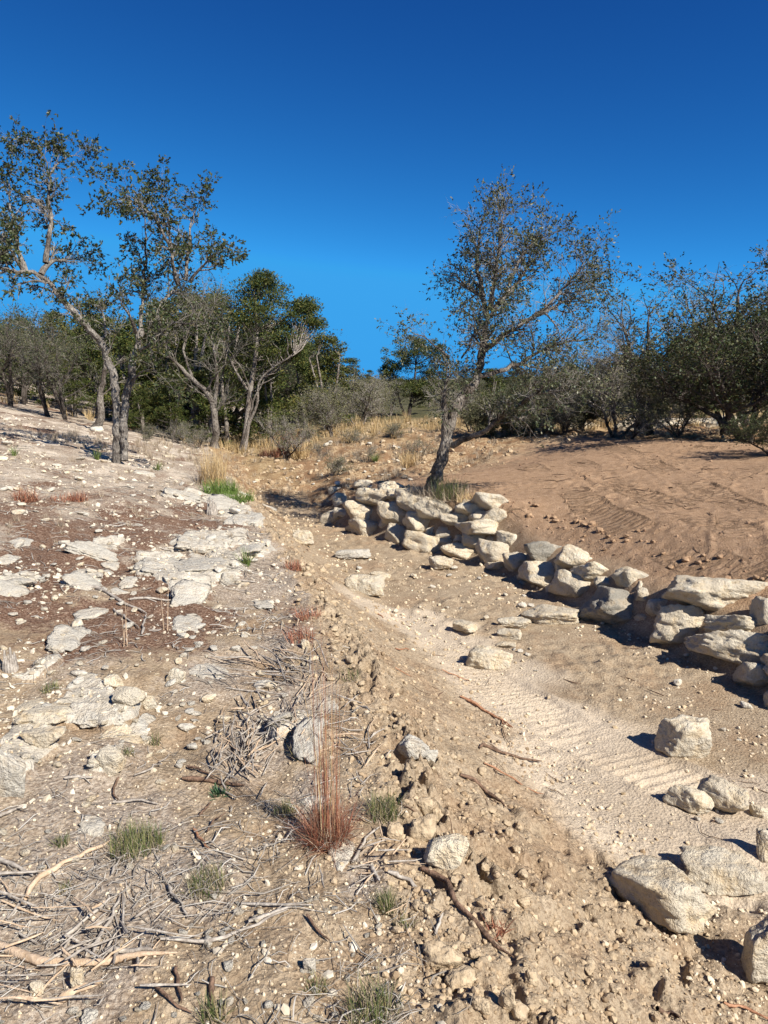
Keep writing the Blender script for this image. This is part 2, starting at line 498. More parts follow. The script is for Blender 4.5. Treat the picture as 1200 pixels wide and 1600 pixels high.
    h = m.math('ADD', m.math('MULTIPLY', n3, 0.5), m.math('MULTIPLY', n4, 0.25))
    zd = m.n('ShaderNodeAttribute', attribute_name='zone_d').outputs['Color']
    sd = m.n('ShaderNodeSeparateColor'); m.l(zd, sd.inputs[0])
    tmk, tco, _z = sd.outputs
    cl = m.math('PINGPONG', m.math('ADD', tco, m.math('MULTIPLY', n2, 0.03)), 0.055)
    cl = m.ramp(m.math('MULTIPLY', cl, 18.0), [(0.35, 0.0), (0.6, 1.0)])
    b0 = m.bump(m.math('MULTIPLY', m.math('MULTIPLY', cl, tmk), m.ramp(n2, [(0.35, 0.1), (0.55, 1.0)])), 1.0, 0.04)
    b1 = m.bump(h, 0.9, 0.022, b0)
    b2 = m.bump(v1, 0.45, 0.014, b1)
    return m.out(base, b2)

def mat_rock(name, light, mid, dark, lichen, lich_amt=0.5, warm=(0.62, 0.47, 0.28)):
    m = M(name, 0.92, 0.15)
    tc = m.n('ShaderNodeTexCoord').outputs['Object']
    oi = m.n('ShaderNodeObjectInfo')
    off = m.n('ShaderNodeVectorMath', operation='ADD')
    sc = m.n('ShaderNodeVectorMath', operation='SCALE'); sc.inputs['Scale'].default_value = 37.0
    cb = m.n('ShaderNodeCombineXYZ'); m.l(oi.outputs['Random'], cb.inputs[0]); m.l(oi.outputs['Random'], cb.inputs[1])
    m.l(cb.outputs[0], sc.inputs[0]); m.l(tc, off.inputs[0]); m.l(sc.outputs[0], off.inputs[1])
    co = off.outputs[0]
    n1 = m.noise(co, 2.6, 5, 0.6, 0.6); n2 = m.noise(co, 11, 6, 0.68); n3 = m.noise(co, 60, 4, 0.7)
    pits = m.vor(co, 26)
    c = m.ramp(n2, [(0.28, dark), (0.45, mid), (0.62, light)])
    c = m.mix(m.ramp(n1, [(0.42, 0.0), (0.66, 0.6)]), c, warm)
    w = m.math('ADD', n1, m.math('MULTIPLY', oi.outputs['Random'], 0.16))
    lf = m.math('MULTIPLY', m.ramp(m.math('ADD', m.math('MULTIPLY', n2, 0.6), m.math('MULTIPLY', w, 0.55)), [(0.60 - 0.12 * lich_amt, 0.0), (0.70 - 0.12 * lich_amt, 1.0)]), min(1.0, 0.45 + 0.5 * lich_amt))
    c = m.mix(lf, c, lichen)
    c = m.mix(m.ramp(pits, [(0.06, 0.45), (0.16, 0.0)]), c, (0.16, 0.12, 0.085))
    c = m.mix(0.30, c, m.mix(1.0, c, m.ramp(n3, [(0.3, 0.35), (0.7, 1.3)]), 'MULTIPLY'))
    h = m.math('ADD', m.math('MULTIPLY', n2, 1.0), m.math('MULTIPLY', n3, 0.30))
    b1 = m.bump(h, 1.0, 0.055)
    b2 = m.bump(m.ramp(pits, [(0.0, 0.0), (0.22, 1.0)]), 0.25, 0.012, b1)
    return m.out(c, b2)

def mat_simple(name, c0, c1, scale=20, rough=0.9, spec=0.2, bump=0.4, isl=False, coord='Object', stretch=None):
    m = M(name, rough, spec)
    tc = m.n('ShaderNodeTexCoord').outputs[coord]
    if stretch:
        mp = m.n('ShaderNodeMapping'); mp.inputs['Scale'].default_value = stretch; m.l(tc, mp.inputs[0]); tc = mp.outputs[0]
    n = m.noise(tc, scale, 4, 0.65)
    if isl:
        r = m.n('ShaderNodeNewGeometry').outputs['Random Per Island']
        n = m.math('ADD', m.math('MULTIPLY', n, 0.35), m.math('MULTIPLY', r, 0.65))
        c = m.ramp(n, [(0.15, c0), (0.85, c1)])
    else:
        c = m.ramp(n, [(0.32, c0), (0.68, c1)])
    if bump:
        return m.out(c, m.bump(n, bump, 0.02))
    return m.out(c)

def mat_leaf(name, cols, rough=0.5, spec=0.4, trans=0.12):
    m = M(name, rough, spec)
    r = m.n('ShaderNodeNewGeometry').outputs['Random Per Island']
    oi = m.n('ShaderNodeObjectInfo').outputs['Random']
    k = len(cols)
    c = m.ramp(r, [(i / (k - 1), cc) for i, cc in enumerate(cols)])
    hs = m.n('ShaderNodeHueSaturation'); m.l(c, hs.inputs['Color'])
    m.l(m.math('ADD', 0.88, m.math('MULTIPLY', oi, 0.24)), hs.inputs['Value'])
    c = hs.outputs[0]
    m.l(c, m.b.inputs['Base Color'])
    tr = m.n('ShaderNodeBsdfTranslucent'); m.l(c, tr.inputs[0])
    mx = m.n('ShaderNodeMixShader'); mx.inputs[0].default_value = trans
    m.l(m.b.outputs[0], mx.inputs[1]); m.l(tr.outputs[0], mx.inputs[2])
    m.l(mx.outputs[0], m.t.nodes['Material Output'].inputs['Surface'])
    return m.m

def mat_bark(name, dark, mid, pale, lich=0.4):
    m = M(name, 0.95, 0.1)
    tc = m.n('ShaderNodeTexCoord').outputs['Object']
    mp = m.n('ShaderNodeMapping'); mp.inputs['Scale'].default_value = (1, 1, 0.35); m.l(tc, mp.inputs[0])
    n1 = m.noise(tc, 3.0, 4, 0.6); n2 = m.noise(mp.outputs[0], 45, 4, 0.7); v = m.vor(mp.outputs[0], 38)
    c = m.ramp(n2, [(0.35, dark), (0.6, mid)])
    c = m.mix(m.ramp(n1, [(0.45 - lich * 0.15, 0.0), (0.62 - lich * 0.1, 0.85)]), c, m.ramp(n2, [(0.35, mid), (0.62, pale)]))
    b = m.bump(m.math('ADD', v, n2), 0.9, 0.03)
    return m.out(c, b)

MG = mat_ground()
ROCK = mat_rock('limestone', (0.74, 0.655, 0.50), (0.62, 0.52, 0.37), (0.36, 0.27, 0.165), (0.42, 0.385, 0.32), 0.22)
ROCK_GREY = mat_rock('lichened_limestone', (0.58, 0.52, 0.42), (0.44, 0.38, 0.29), (0.20, 0.165, 0.12), (0.24, 0.225, 0.19), 0.8, (0.55, 0.44, 0.30))
ROCK_PALE = mat_rock('chalky_limestone', (0.68, 0.625, 0.52), (0.55, 0.485, 0.385), (0.30, 0.245, 0.18), (0.44, 0.415, 0.36), 0.38, (0.56, 0.48, 0.36))
CLOD = mat_simple('caked_soil', (0.31, 0.23, 0.145), (0.48, 0.38, 0.255), 30, 0.95, 0.1, 0.8)
CLOD_RED = mat_simple('red_earth_lump', (0.20, 0.12, 0.07), (0.40, 0.27, 0.165), 30, 0.95, 0.1, 0.5)
GRAVEL = mat_simple('pale_gravel', (0.38, 0.285, 0.175), (0.66, 0.56, 0.41), 25, 0.95, 0.1, 0.5, isl=True)
CHIPS = mat_simple('limestone_chips', (0.42, 0.35, 0.25), (0.58, 0.52, 0.42), 25, 0.95, 0.1, 0.5, isl=True)
CRUMB = mat_simple('soil_crumbs', (0.27, 0.19, 0.115), (0.47, 0.365, 0.24), 30, 0.95, 0.1, 0.6, isl=True)
CRUMB_RED = mat_simple('red_soil_crumbs', (0.16, 0.09, 0.055), (0.40, 0.27, 0.17), 30, 0.95, 0.1, 0.6, isl=True)
BARK = mat_bark('oak_bark', (0.03, 0.023, 0.018), (0.10, 0.08, 0.064), (0.36, 0.32, 0.27), 0.35)
BARK_PALE = mat_bark('pale_oak_bark', (0.035, 0.029, 0.024), (0.12, 0.10, 0.085), (0.36, 0.33, 0.285), 0.55)
BARK_DARK = mat_bark('dark_bark', (0.02, 0.016, 0.013), (0.07, 0.055, 0.045), (0.16, 0.14, 0.12), 0.2)
BARK_JUN = mat_bark('juniper_bark', (0.07, 0.052, 0.04), (0.20, 0.165, 0.135), (0.40, 0.36, 0.31), 0.6)
TWIG = mat_simple('grey_twigs', (0.07, 0.058, 0.048), (0.34, 0.31, 0.26), 4, 0.95, 0.1, 0, isl=True)
TWIG_PALE = mat_simple('weathered_twigs', (0.17, 0.145, 0.12), (0.50, 0.46, 0.40), 6, 0.95, 0.1, 0, isl=True)
WOOD_GREY = mat_simple('weathered_wood', (0.17, 0.14, 0.115), (0.47, 0.42, 0.355), 30, 0.9, 0.15, 0.5, stretch=(1, 1, 1))
WOOD_TAN = mat_simple('split_wood', (0.34, 0.235, 0.145), (0.58, 0.44, 0.31), 30, 0.9, 0.15, 0.5)
WOOD_DARK = mat_simple('dark_bark_wood', (0.06, 0.038, 0.026), (0.24, 0.15, 0.10), 40, 0.9, 0.15, 0.6)
WOOD_RED = mat_simple('reddish_root', (0.20, 0.085, 0.045), (0.42, 0.235, 0.14), 40, 0.9, 0.15, 0.6)
OAK_LEAF = mat_leaf('oak_leaf', [(0.018, 0.030, 0.008), (0.035, 0.052, 0.013), (0.052, 0.070, 0.020), (0.085, 0.095, 0.035), (0.13, 0.10, 0.04)], 0.5, 0.3, 0.12)
OAK_LEAF_DRY = mat_leaf('winter_oak_leaf', [(0.022, 0.032, 0.010), (0.042, 0.056, 0.018), (0.075, 0.082, 0.034), (0.14, 0.125, 0.06)], 0.5, 0.35, 0.12)
JUN_LEAF = mat_leaf('juniper_foliage', [(0.022, 0.036, 0.010), (0.045, 0.065, 0.015), (0.080, 0.095, 0.022), (0.13, 0.115, 0.030)], 0.7, 0.2, 0.12)
JUN_YEL = mat_leaf('yellowing_juniper_foliage', [(0.03, 0.045, 0.012), (0.07, 0.085, 0.02), (0.12, 0.125, 0.03), (0.17, 0.14, 0.035)], 0.7, 0.2, 0.14)
GRASS_GREEN = mat_leaf('green_grass', [(0.045, 0.070, 0.020), (0.085, 0.115, 0.03), (0.15, 0.16, 0.055), (0.32, 0.26, 0.13)], 0.6, 0.3, 0.2)
GRASS_BRIGHT = mat_leaf('fresh_grass', [(0.07, 0.13, 0.02), (0.12, 0.20, 0.035), (0.2, 0.27, 0.06)], 0.6, 0.3, 0.2)
GRASS_GOLD = mat_leaf('golden_grass', [(0.40, 0.27, 0.12), (0.52, 0.38, 0.19), (0.62, 0.48, 0.28)], 0.6, 0.3, 0.25)
GRASS_RED = mat_leaf('rusty_grass', [(0.15, 0.05, 0.032), (0.27, 0.095, 0.055), (0.38, 0.17, 0.095), (0.42, 0.25, 0.15)], 0.6, 0.3, 0.2)
GRASS_DRY = mat_leaf('dead_grass', [(0.22, 0.165, 0.11), (0.34, 0.27, 0.19), (0.46, 0.38, 0.28)], 0.7, 0.2, 0.15)
SOTOL = mat_leaf('sotol_leaf', [(0.06, 0.10, 0.02), (0.12, 0.17, 0.04), (0.22, 0.26, 0.08)], 0.5, 0.4, 0.15)
HERB = mat_leaf('herb_leaf', [(0.03, 0.075, 0.035), (0.06, 0.12, 0.05)], 0.6, 0.3, 0.15)
SCRUB_LEAF = mat_leaf('scrub_leaf', [(0.075, 0.08, 0.04), (0.13, 0.13, 0.065), (0.20, 0.18, 0.10)], 0.7, 0.2, 0.15)

# ------------------------------------------------------------------ ground sheet
GRID = {}
def gheight(x, y):
    """height read back from the finished sheet"""
    ys, s, Z = GRID['ys'], GRID['s'], GRID['Z']
    x = np.asarray(x, float); y = np.asarray(y, float)
    q = x / (0.62 * np.maximum(y, 0.8) + 0.75)
    i = np.clip(np.searchsorted(ys, y) - 1, 0, len(ys) - 2); j = np.clip(np.searchsorted(s, q) - 1, 0, len(s) - 2)
    a = np.clip((y - ys[i]) / (ys[i + 1] - ys[i]), 0, 1); b = np.clip((q - s[j]) / (s[j + 1] - s[j]), 0, 1)
    return (Z[i, j] * (1 - b) + Z[i, j + 1] * b) * (1 - a) + (Z[i + 1, j] * (1 - b) + Z[i + 1, j + 1] * b) * a

def build_ground():
    ys = [-7.0]
    while ys[-1] < 1.0: ys.append(ys[-1] + 0.16 if ys[-1] < 0.6 else ys[-1] + 0.03)
    while ys[-1] < 24: ys.append(ys[-1] + 0.0042 * (ys[-1] + 0.2))
    while ys[-1] < 60: ys.append(ys[-1] * 1.012)
    while ys[-1] < 420: ys.append(ys[-1] * 1.045)
    ys = np.array(ys)
    s_in = np.linspace(-1, 1, 521)
    s_out = 1 + (np.linspace(0, 1, 46)[1:] ** 1.7) * 3.2
    s = np.concatenate([-s_out[::-1], s_in, s_out])
    w = 0.62 * np.maximum(ys, 0.8) + 0.75
    Y, S = np.meshgrid(ys, s, indexing='ij')
    X = S * w[:, None]
    Z = height(X, Y)
    nr, nc = X.shape
    V = np.stack([X, Y, Z], -1).reshape(-1, 3)
    GRID.update(ys=ys, s=s, Z=Z)
    i = np.arange(nr - 1)[:, None]; j = np.arange(nc - 1)[None, :]
    a = i * nc + j
    F = np.stack([a, a + 1, a + nc + 1, a + nc], -1).reshape(-1, 4)
    xc, xt, xw, left, pad, floor = zones(X, Y)
    far_l = sst(10.5, 14, Y)
    litter = left * np.maximum(near_px(X, Y, LITTER) * sst(18, 13, Y) * (0.75 + 0.55 * fbm(X * 1.0, Y * 1.0, 3, 74)), (0.16 + .55 * np.clip(fbm(X * .5, Y * .35, 3, 75), 0, 1)) * far_l)
    litter = np.maximum(litter, left * .26 * sst(3.6, 5.5, Y) * (1 + .8 * fbm(X * 1.6, Y * 1.3, 3, 76)))
    gr = np.maximum(near_px(X, Y, GREY), .62 * sst(4, 6.5, Y))
    grey = np.clip(left + 0.4 * sst(0.35, 0.0, X - xc), 0, 1) * gr
    xe = (1 - left) * (1 - pad) * (1 - floor * sst(17, 14, Y)) * sst(12.0, 14.5, Y)
    rubble = xe * sst(26, 22, Y)
    oc = outcrop(X, Y) * left * (Y > 2) * (Y < 13)
    chalk = left * (0.35 * sst(5, 8, Y) + .35 * sst(8, 13, Y)) * np.clip(0.45 + 1.1 * fbm(X * 1.1, Y * .9, 4, 73), 0, 1)
    grass = np.clip(sst(20.5, 24.5, Y + 2.0 * fbm(X * .3, Y * .3, 2, 40)), 0, 1) * (1 - pad)
    pw = np.zeros(X.shape)
    for pl in [[bhit(*p) for p in [(600, 955), (700, 1000), (800, 1090), (930, 1160), (1060, 1230), (1200, 1290)]], [bhit(*p) for p in [(860, 1200), (960, 1270), (1100, 1330)]]]:
        d, run, side, L = cross(X, Y, pl)
        pw = np.maximum(pw, sst(0.62, 0.25, d + 0.25 * fbm(X * 2, Y * 2, 2, 41)))
    powder = pw * (1 - left)
    # half-strength dry-grass tint over the farther channel bed
    bed = floor * sst(16, 19, Y)
    tm, tc = pad_tracks(X, Y)
    def attr(me, name, arr, idx):
        at = me.color_attributes.new(name, 'FLOAT_COLOR', 'POINT')
        at.data.foreach_set('color', arr[idx].astype(np.float32).ravel())
    za = np.stack([np.clip(litter, 0, 1), pad, np.clip(rubble, 0, 1), np.ones_like(pad)], -1).reshape(-1, 4)
    zb = np.stack([np.clip(grey, 0, 1), powder, np.clip(grass + 0.5 * bed, 0, 1), np.ones_like(pad)], -1).reshape(-1, 4)
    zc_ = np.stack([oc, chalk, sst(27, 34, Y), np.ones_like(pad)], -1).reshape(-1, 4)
    zd_ = np.stack([tm * pad, tc, np.zeros_like(oc), np.ones_like(pad)], -1).reshape(-1, 4)
    fc = V[F].mean(1)
    fx, fy = fc[:, 0], fc[:, 1]
    xc2, xt2, xw2, _, pad2, _ = zones(fx, fy)
    zone = np.zeros(len(F), int)                                   # 0 rocky_bank
    zone[(fx > xc2) & (fx < xw2 + 0.25)] = 1                        # 1 channel_bed
    zone[(fx >= xw2 + 0.25)] = 2                                    # 2 graded_earth
    zone[(fx >= xw2 + 0.25) & (pad2 < 0.5) & (fy > 10)] = 3         # 3 eroded_bank
    zone[fy > 27] = 4                                              # 4 hillside
    for k, nm in enumerate(['rocky_ground', 'channel_bed', 'graded_earth', 'eroded_bank', 'hillside']):
        f = F[zone == k]
        idx, inv = np.unique(f.ravel(), return_inverse=True)
        me = make_mesh(nm, V[idx], inv.reshape(-1, 4), MG)
        attr(me, 'zone_c', zc_, idx); attr(me, 'zone_d', zd_, idx); attr(me, 'zone', za, idx); attr(me, 'zone_b', zb, idx)
        tag(link(nm, me), kind='structure')

build_ground()
height = gheight

# ------------------------------------------------------------------ rocks
ICO = {}
def ico(sub):
    if sub in ICO: return ICO[sub]
    t = (1 + 5 ** .5) / 2
    v = [(-1, t, 0), (1, t, 0), (-1, -t, 0), (1, -t, 0), (0, -1, t), (0, 1, t), (0, -1, -t), (0, 1, -t), (t, 0, -1), (t, 0, 1), (-t, 0, -1), (-t, 0, 1)]
    f = [(0, 11, 5), (0, 5, 1), (0, 1, 7), (0, 7, 10), (0, 10, 11), (1, 5, 9), (5, 11, 4), (11, 10, 2), (10, 7, 6), (7, 1, 8), (3, 9, 4), (3, 4, 2), (3, 2, 6), (3, 6, 8), (3, 8, 9), (4, 9, 5), (2, 4, 11), (6, 2, 10), (8, 6, 7), (9, 8, 1)]
    V = [np.array(a) / np.linalg.norm(a) for a in v]
    for _ in range(sub):
        c = {}; nf = []
        def mid(a, b):
            k = (a, b) if a < b else (b, a)
            if k not in c:
                m = V[a] + V[b]; V.append(m / np.linalg.norm(m)); c[k] = len(V) - 1
            return c[k]
        for a, b, d in f:
            x, y, z = mid(a, b), mid(b, d), mid(d, a)
            nf += [(a, x, z), (b, y, x), (d, z, y), (x, y, z)]
        f = nf
    ICO[sub] = (np.array(V), np.array(f))
    return ICO[sub]

def rock_verts(seed, sub, dims, sharp=26, nplanes=9, rough=0.045, flat_top=0.0):
    rg = np.random.default_rng(seed)
    D, F = ico(sub)
    n = unit(rg.normal(size=(nplanes, 3)))
    d = rg.uniform(0.80, 1.05, nplanes)
    ax = np.vstack([np.eye(3), -np.eye(3)])
    n = np.vstack([n, unit(ax + rg.normal(0, 0.33, ax.shape))]); d = np.append(d, rg.uniform(0.66, 0.84, 6))
    if flat_top:
        n = np.vstack([n, unit(np.array([[rg.normal() * .12, rg.normal() * .12, 1.0]]))]); d = np.append(d, flat_top)
    n = np.vstack([n, np.eye(3), -np.eye(3)]); d = np.append(d, np.full(6, 0.95))
    dot = np.clip(D @ n.T, 0, None) / d
    r = (dot ** sharp).sum(1) ** (-1 / sharp)
    P = D * r[:, None]
    k = pn3(P * 1.7 + seed * 1.3, 1) * rough * 2.0 + pn3(P * 4.2 + seed, 2) * rough
    if sub >= 3: k = k + pn3(P * 9.5 + seed, 3) * rough * 0.55 - np.abs(pn3(P * 3.1 - seed, 4)) * rough * 1.9
    P = P * (1 + k)[:, None]
    return P * np.array(dims) * 0.5, F

def rock_obj(name, loc, dims, seed, sub=3, mat=None, rot=(0, 0, 0), parent=None, **kw):
    V, F = rock_verts(seed, sub, dims, **kw)
    me = make_mesh(name, V, F, mat or ROCK)
    return link(name, me, loc, parent=parent, rot=rot)

def px2m(px, p):
    d = (p.x * 0 + p.y * math.cos(PITCH) + (EYE[2] - p.z) * math.sin(PITCH))
    return px / F_PX * d

# the dry-stacked boulder wall: u, v of each boulder's middle, width, height in photo pixels, tilt in degrees
za = lambda X, Y, W, H, r=0, m=0: (480 + X / 2.857, 700 + Y / 2.857, W / 2.857, H / 2.857, r, m)
zb = lambda X, Y, W, H, r=0, m=0: (780 + X / 2.857, 780 + Y / 2.857, W / 2.857, H / 2.857, r, m)
WALL = [za(130, 200, 66, 54), za(148, 240, 84, 80), za(108, 315, 100, 78, -20), za(262, 168, 96, 54, 0, 1), za(365, 185, 120, 66, 8, 1), za(300, 222, 180, 88, 4),
        za(245, 282, 145, 86, 5), za(165, 295, 76, 56, 0, 1), za(270, 360, 180, 104, 10, 1), za(425, 205, 140, 58, -8), za(470, 238, 175, 92, 18), za(395, 290, 155, 120, 8),
        za(580, 275, 175, 98, 8), za(505, 330, 135, 92, 12), za(400, 385, 106, 96, 12), za(530, 425, 200, 118, 12), za(670, 318, 132, 68, 10), za(625, 375, 90, 62, 0, 1),
        za(685, 465, 160, 88, 6), za(728, 265, 135, 82, 4), za(820, 240, 158, 82, 0), za(838, 305, 132, 82, -4), za(765, 312, 78, 60), za(790, 362, 215, 70, 5), za(748, 412, 122, 86, 2),
        za(905, 410, 130, 76, 18, 1), za(850, 478, 172, 102, 14), za(830, 415, 60, 48, 0, 1), za(940, 505, 108, 100, -8), za(845, 527, 88, 46), za(640, 412, 60, 50, 0, 1),
        zb(200, 232, 155, 92, 4), zb(335, 262, 172, 108, 14), zb(190, 328, 190, 112, 5), zb(333, 382, 200, 128, 20), zb(430, 340, 190, 80, 16, 1), zb(525, 480, 300, 200, 16, 1),
        zb(600, 355, 172, 118, 25, 1), zb(945, 420, 460, 158, 14), zb(815, 550, 250, 185, 8), zb(725, 485, 120, 112, 10, 1), zb(1070, 570, 260, 100, 10, 1), zb(1065, 670, 320, 150, 15),
        zb(1200, 512, 130, 140, 10), zb(1150, 790, 200, 118, 15), zb(1330, 760, 260, 150, 10), zb(1370, 620, 240, 150, 0, 1), zb(1300, 900, 220, 130, 12),
        zb(290, 310, 80, 60, 10, 1), zb(480, 385, 100, 70, 12, 1), zb(660, 440, 90, 80, 5, 1), zb(650, 545, 80, 70, 0, 1), zb(905, 530, 90, 80, 0, 1), zb(965, 600, 90, 60, 8, 1), zb(770, 650, 60, 40, 0, 1),
        zb(1150, 740, 100, 60, 0, 1), zb(250, 400, 90, 60, 0, 1), zb(120, 355, 80, 60, 0, 1), zb(640, 400, 60, 60, 10, 1), za(560, 380, 70, 60, 0, 1), za(360, 335, 70, 60, 0, 1), za(230, 330, 80, 50, 0, 1), za(690, 410, 70, 50, 0, 1), za(800, 450, 60, 60, 0, 1), zb(1130, 600, 100, 60, 5, 1)]
wall = empty('boulder_wall', hit(760, 850, base_h))
tag(wall, 'dry-stacked wall of pale limestone boulders holding back the graded dirt beside the channel', 'stone wall')
wl = wall.location
GREYS = {36, 31}
for i, (u, v, w, h, r, m) in enumerate(WALL):
    p = hit(u, v + h * 0.10, base_h)
    d = Vector(ray([u], [v])[0])
    W, H = px2m(w, p), px2m(h, p)
    D = max(min(W * 0.9, 0.66), H * 1.0)
    loc = p + d * (D * 0.02 + (0.10 if m else 0.0)) + Vector((0, 0, 0.02))
    ro = rock_obj('boulder', loc - wl, (W * 1.22, D * 1.1, H * 1.10), 100 + i, 4 if w > 78 else 3, ROCK_GREY if i in GREYS else ROCK,
             rot=(RAD(random.uniform(-26, -6)), RAD(r), RAD(random.uniform(-16, 16))), parent=wall, sharp=34, rough=0.06)
    if i == 36: ro['label'] = 'big dark grey lichen-covered boulder at the foot of the wall'
    elif i == 38: ro['label'] = 'long grey capstone, the longest boulder on top of the wall'

# loose boulders on the floor of the channel and the banks
zc = lambda X, Y, W, H: (780 + X / 2.857, 1080 + Y / 2.857, W / 2.857, H / 2.857)
def floor_rock(name, u, v, w, h, roll, label, seed, mat=None, cat='boulder', sub=4, sink=0.2, group=None, **kw):
    p = hit(u, v + h * 0.30)
    dn = math.atan2(EYE[2] - p.z, math.hypot(p.x, p.y))
    W, H = px2m(w, p), px2m(h, p)
    yaw = 0.0; L = W
    if roll:
        yaw = max(-50, min(50, math.degrees(math.atan(math.tan(RAD(roll)) / max(0.2, math.sin(dn))))))
        yaw = -RAD(yaw)
        L = W * 1.02
    flat = any(k in label for k in ('flat', 'slab', 'low '))
    D = min(L * 0.66, (0.85 if flat else 0.60) * H / max(0.3, math.sin(dn)))
    c = max(0.5 * H, (H - D * math.sin(dn) * 0.8) / math.cos(dn)) * 1.12
    loc = Vector((p.x, p.y + D * 0.15, p.z + c * (0.5 - sink)))
    o = rock_obj(name, loc, (L * 1.08, D * 1.06, c * 1.16), seed, sub, mat, rot=(RAD(random.uniform(-6, 6)), RAD(random.uniform(-5, 5)), yaw + RAD(random.uniform(-6, 6))), **kw)
    return tag(o, label, cat, group)

BO = [
    (*za(603, 522, 112, 68)[:4], 0, 'rounded pale boulder lying alone in front of the middle of the stacked wall'),
    (*za(200, 475, 168, 54)[:4], 5, 'flat white limestone rock on the channel floor left of the wall, half buried'),
    (*za(268, 622, 155, 98)[:4], 0, 'broad cream boulder at the upper end of the pale wheel-smoothed strip'),
    (*za(195, 612, 62, 72)[:4], 0, 'narrow pale stone leaning against the left side of the broad cream boulder'),
    (*za(318, 570, 104, 38)[:4], 5, 'thin flat stone just behind the broad cream boulder'),
    (*za(700, 797, 122, 58)[:4], 12, 'small slanting slab beside the dark root clump on the channel floor'),
    (*zb(240, 520, 262, 98)[:4], 8, 'long rough boulder lying flat in the channel below the wall'),
    (*zb(70, 555, 145, 64)[:4], 8, 'flat pale stone at the left end of the long rough boulder'),
    (*zb(50, 605, 115, 52)[:4], 6, 'low slab, middle one of three flat stones left of the long rough boulder'),
    (*zb(30, 648, 86, 36)[:4], 4, 'lowest and smallest of the three flat stones left of the long rough boulder'),
    (764, 1030, 70, 42, 8, 'squarish pale boulder alone on the smooth driven strip'),
    (*zc(835, 228, 248, 205), 0, 'pointed pale boulder standing above the tread marks at right'),
    (*zc(1005, 478, 220, 170), 30, 'bright upright boulder leaning beside a darker one below the tread marks'),
    (*zc(850, 490, 200, 145), 28, 'shaded tan boulder, left one of the leaning pair below the tread marks'),
    (*zc(1165, 540, 82, 64), 15, 'small stone right of the leaning pair of boulders'),
    (*zc(722, 905, 470, 300), 22, 'largest cream slab boulder lying tilted at the lower right'),
    (*zc(1020, 812, 360, 195), 4, 'blocky boulder with a shaded left face behind the largest cream slab'),
    (*zc(1200, 700, 90, 130), 0, 'tall boulder cut by the right edge of the picture above the blocky one'),
    (*zc(1215, 1200, 250, 330), 0, 'big grey rounded boulder at the bottom right corner throwing a dark shadow'),
    (696, 1336, 66, 56, 0, 'broken white rock on the crumbled crest, brightest stone of the lower foreground'),
    (646, 1170, 48, 36, 0, 'chalky white lump on the crest right of the tall red grass'),
    (672, 1182, 24, 20, 0, 'small chalky chip beside the chalky lump on the crest'),
    (472, 842, 36, 26, 0, 'single pale stone at the left edge of the channel opposite the wall end'),
]
for i, (u, v, w, h, r, lab) in enumerate(BO):
    mat = ROCK if i in (19, 22) else ROCK_PALE if i in (1, 20, 21) else (ROCK)
    floor_rock('boulder' if w > 45 else 'rock', u, v, w, h, r, lab, 300 + i, mat, 'boulder' if w > 45 else 'rock', 4, 0.14, sharp=24, rough=0.055)

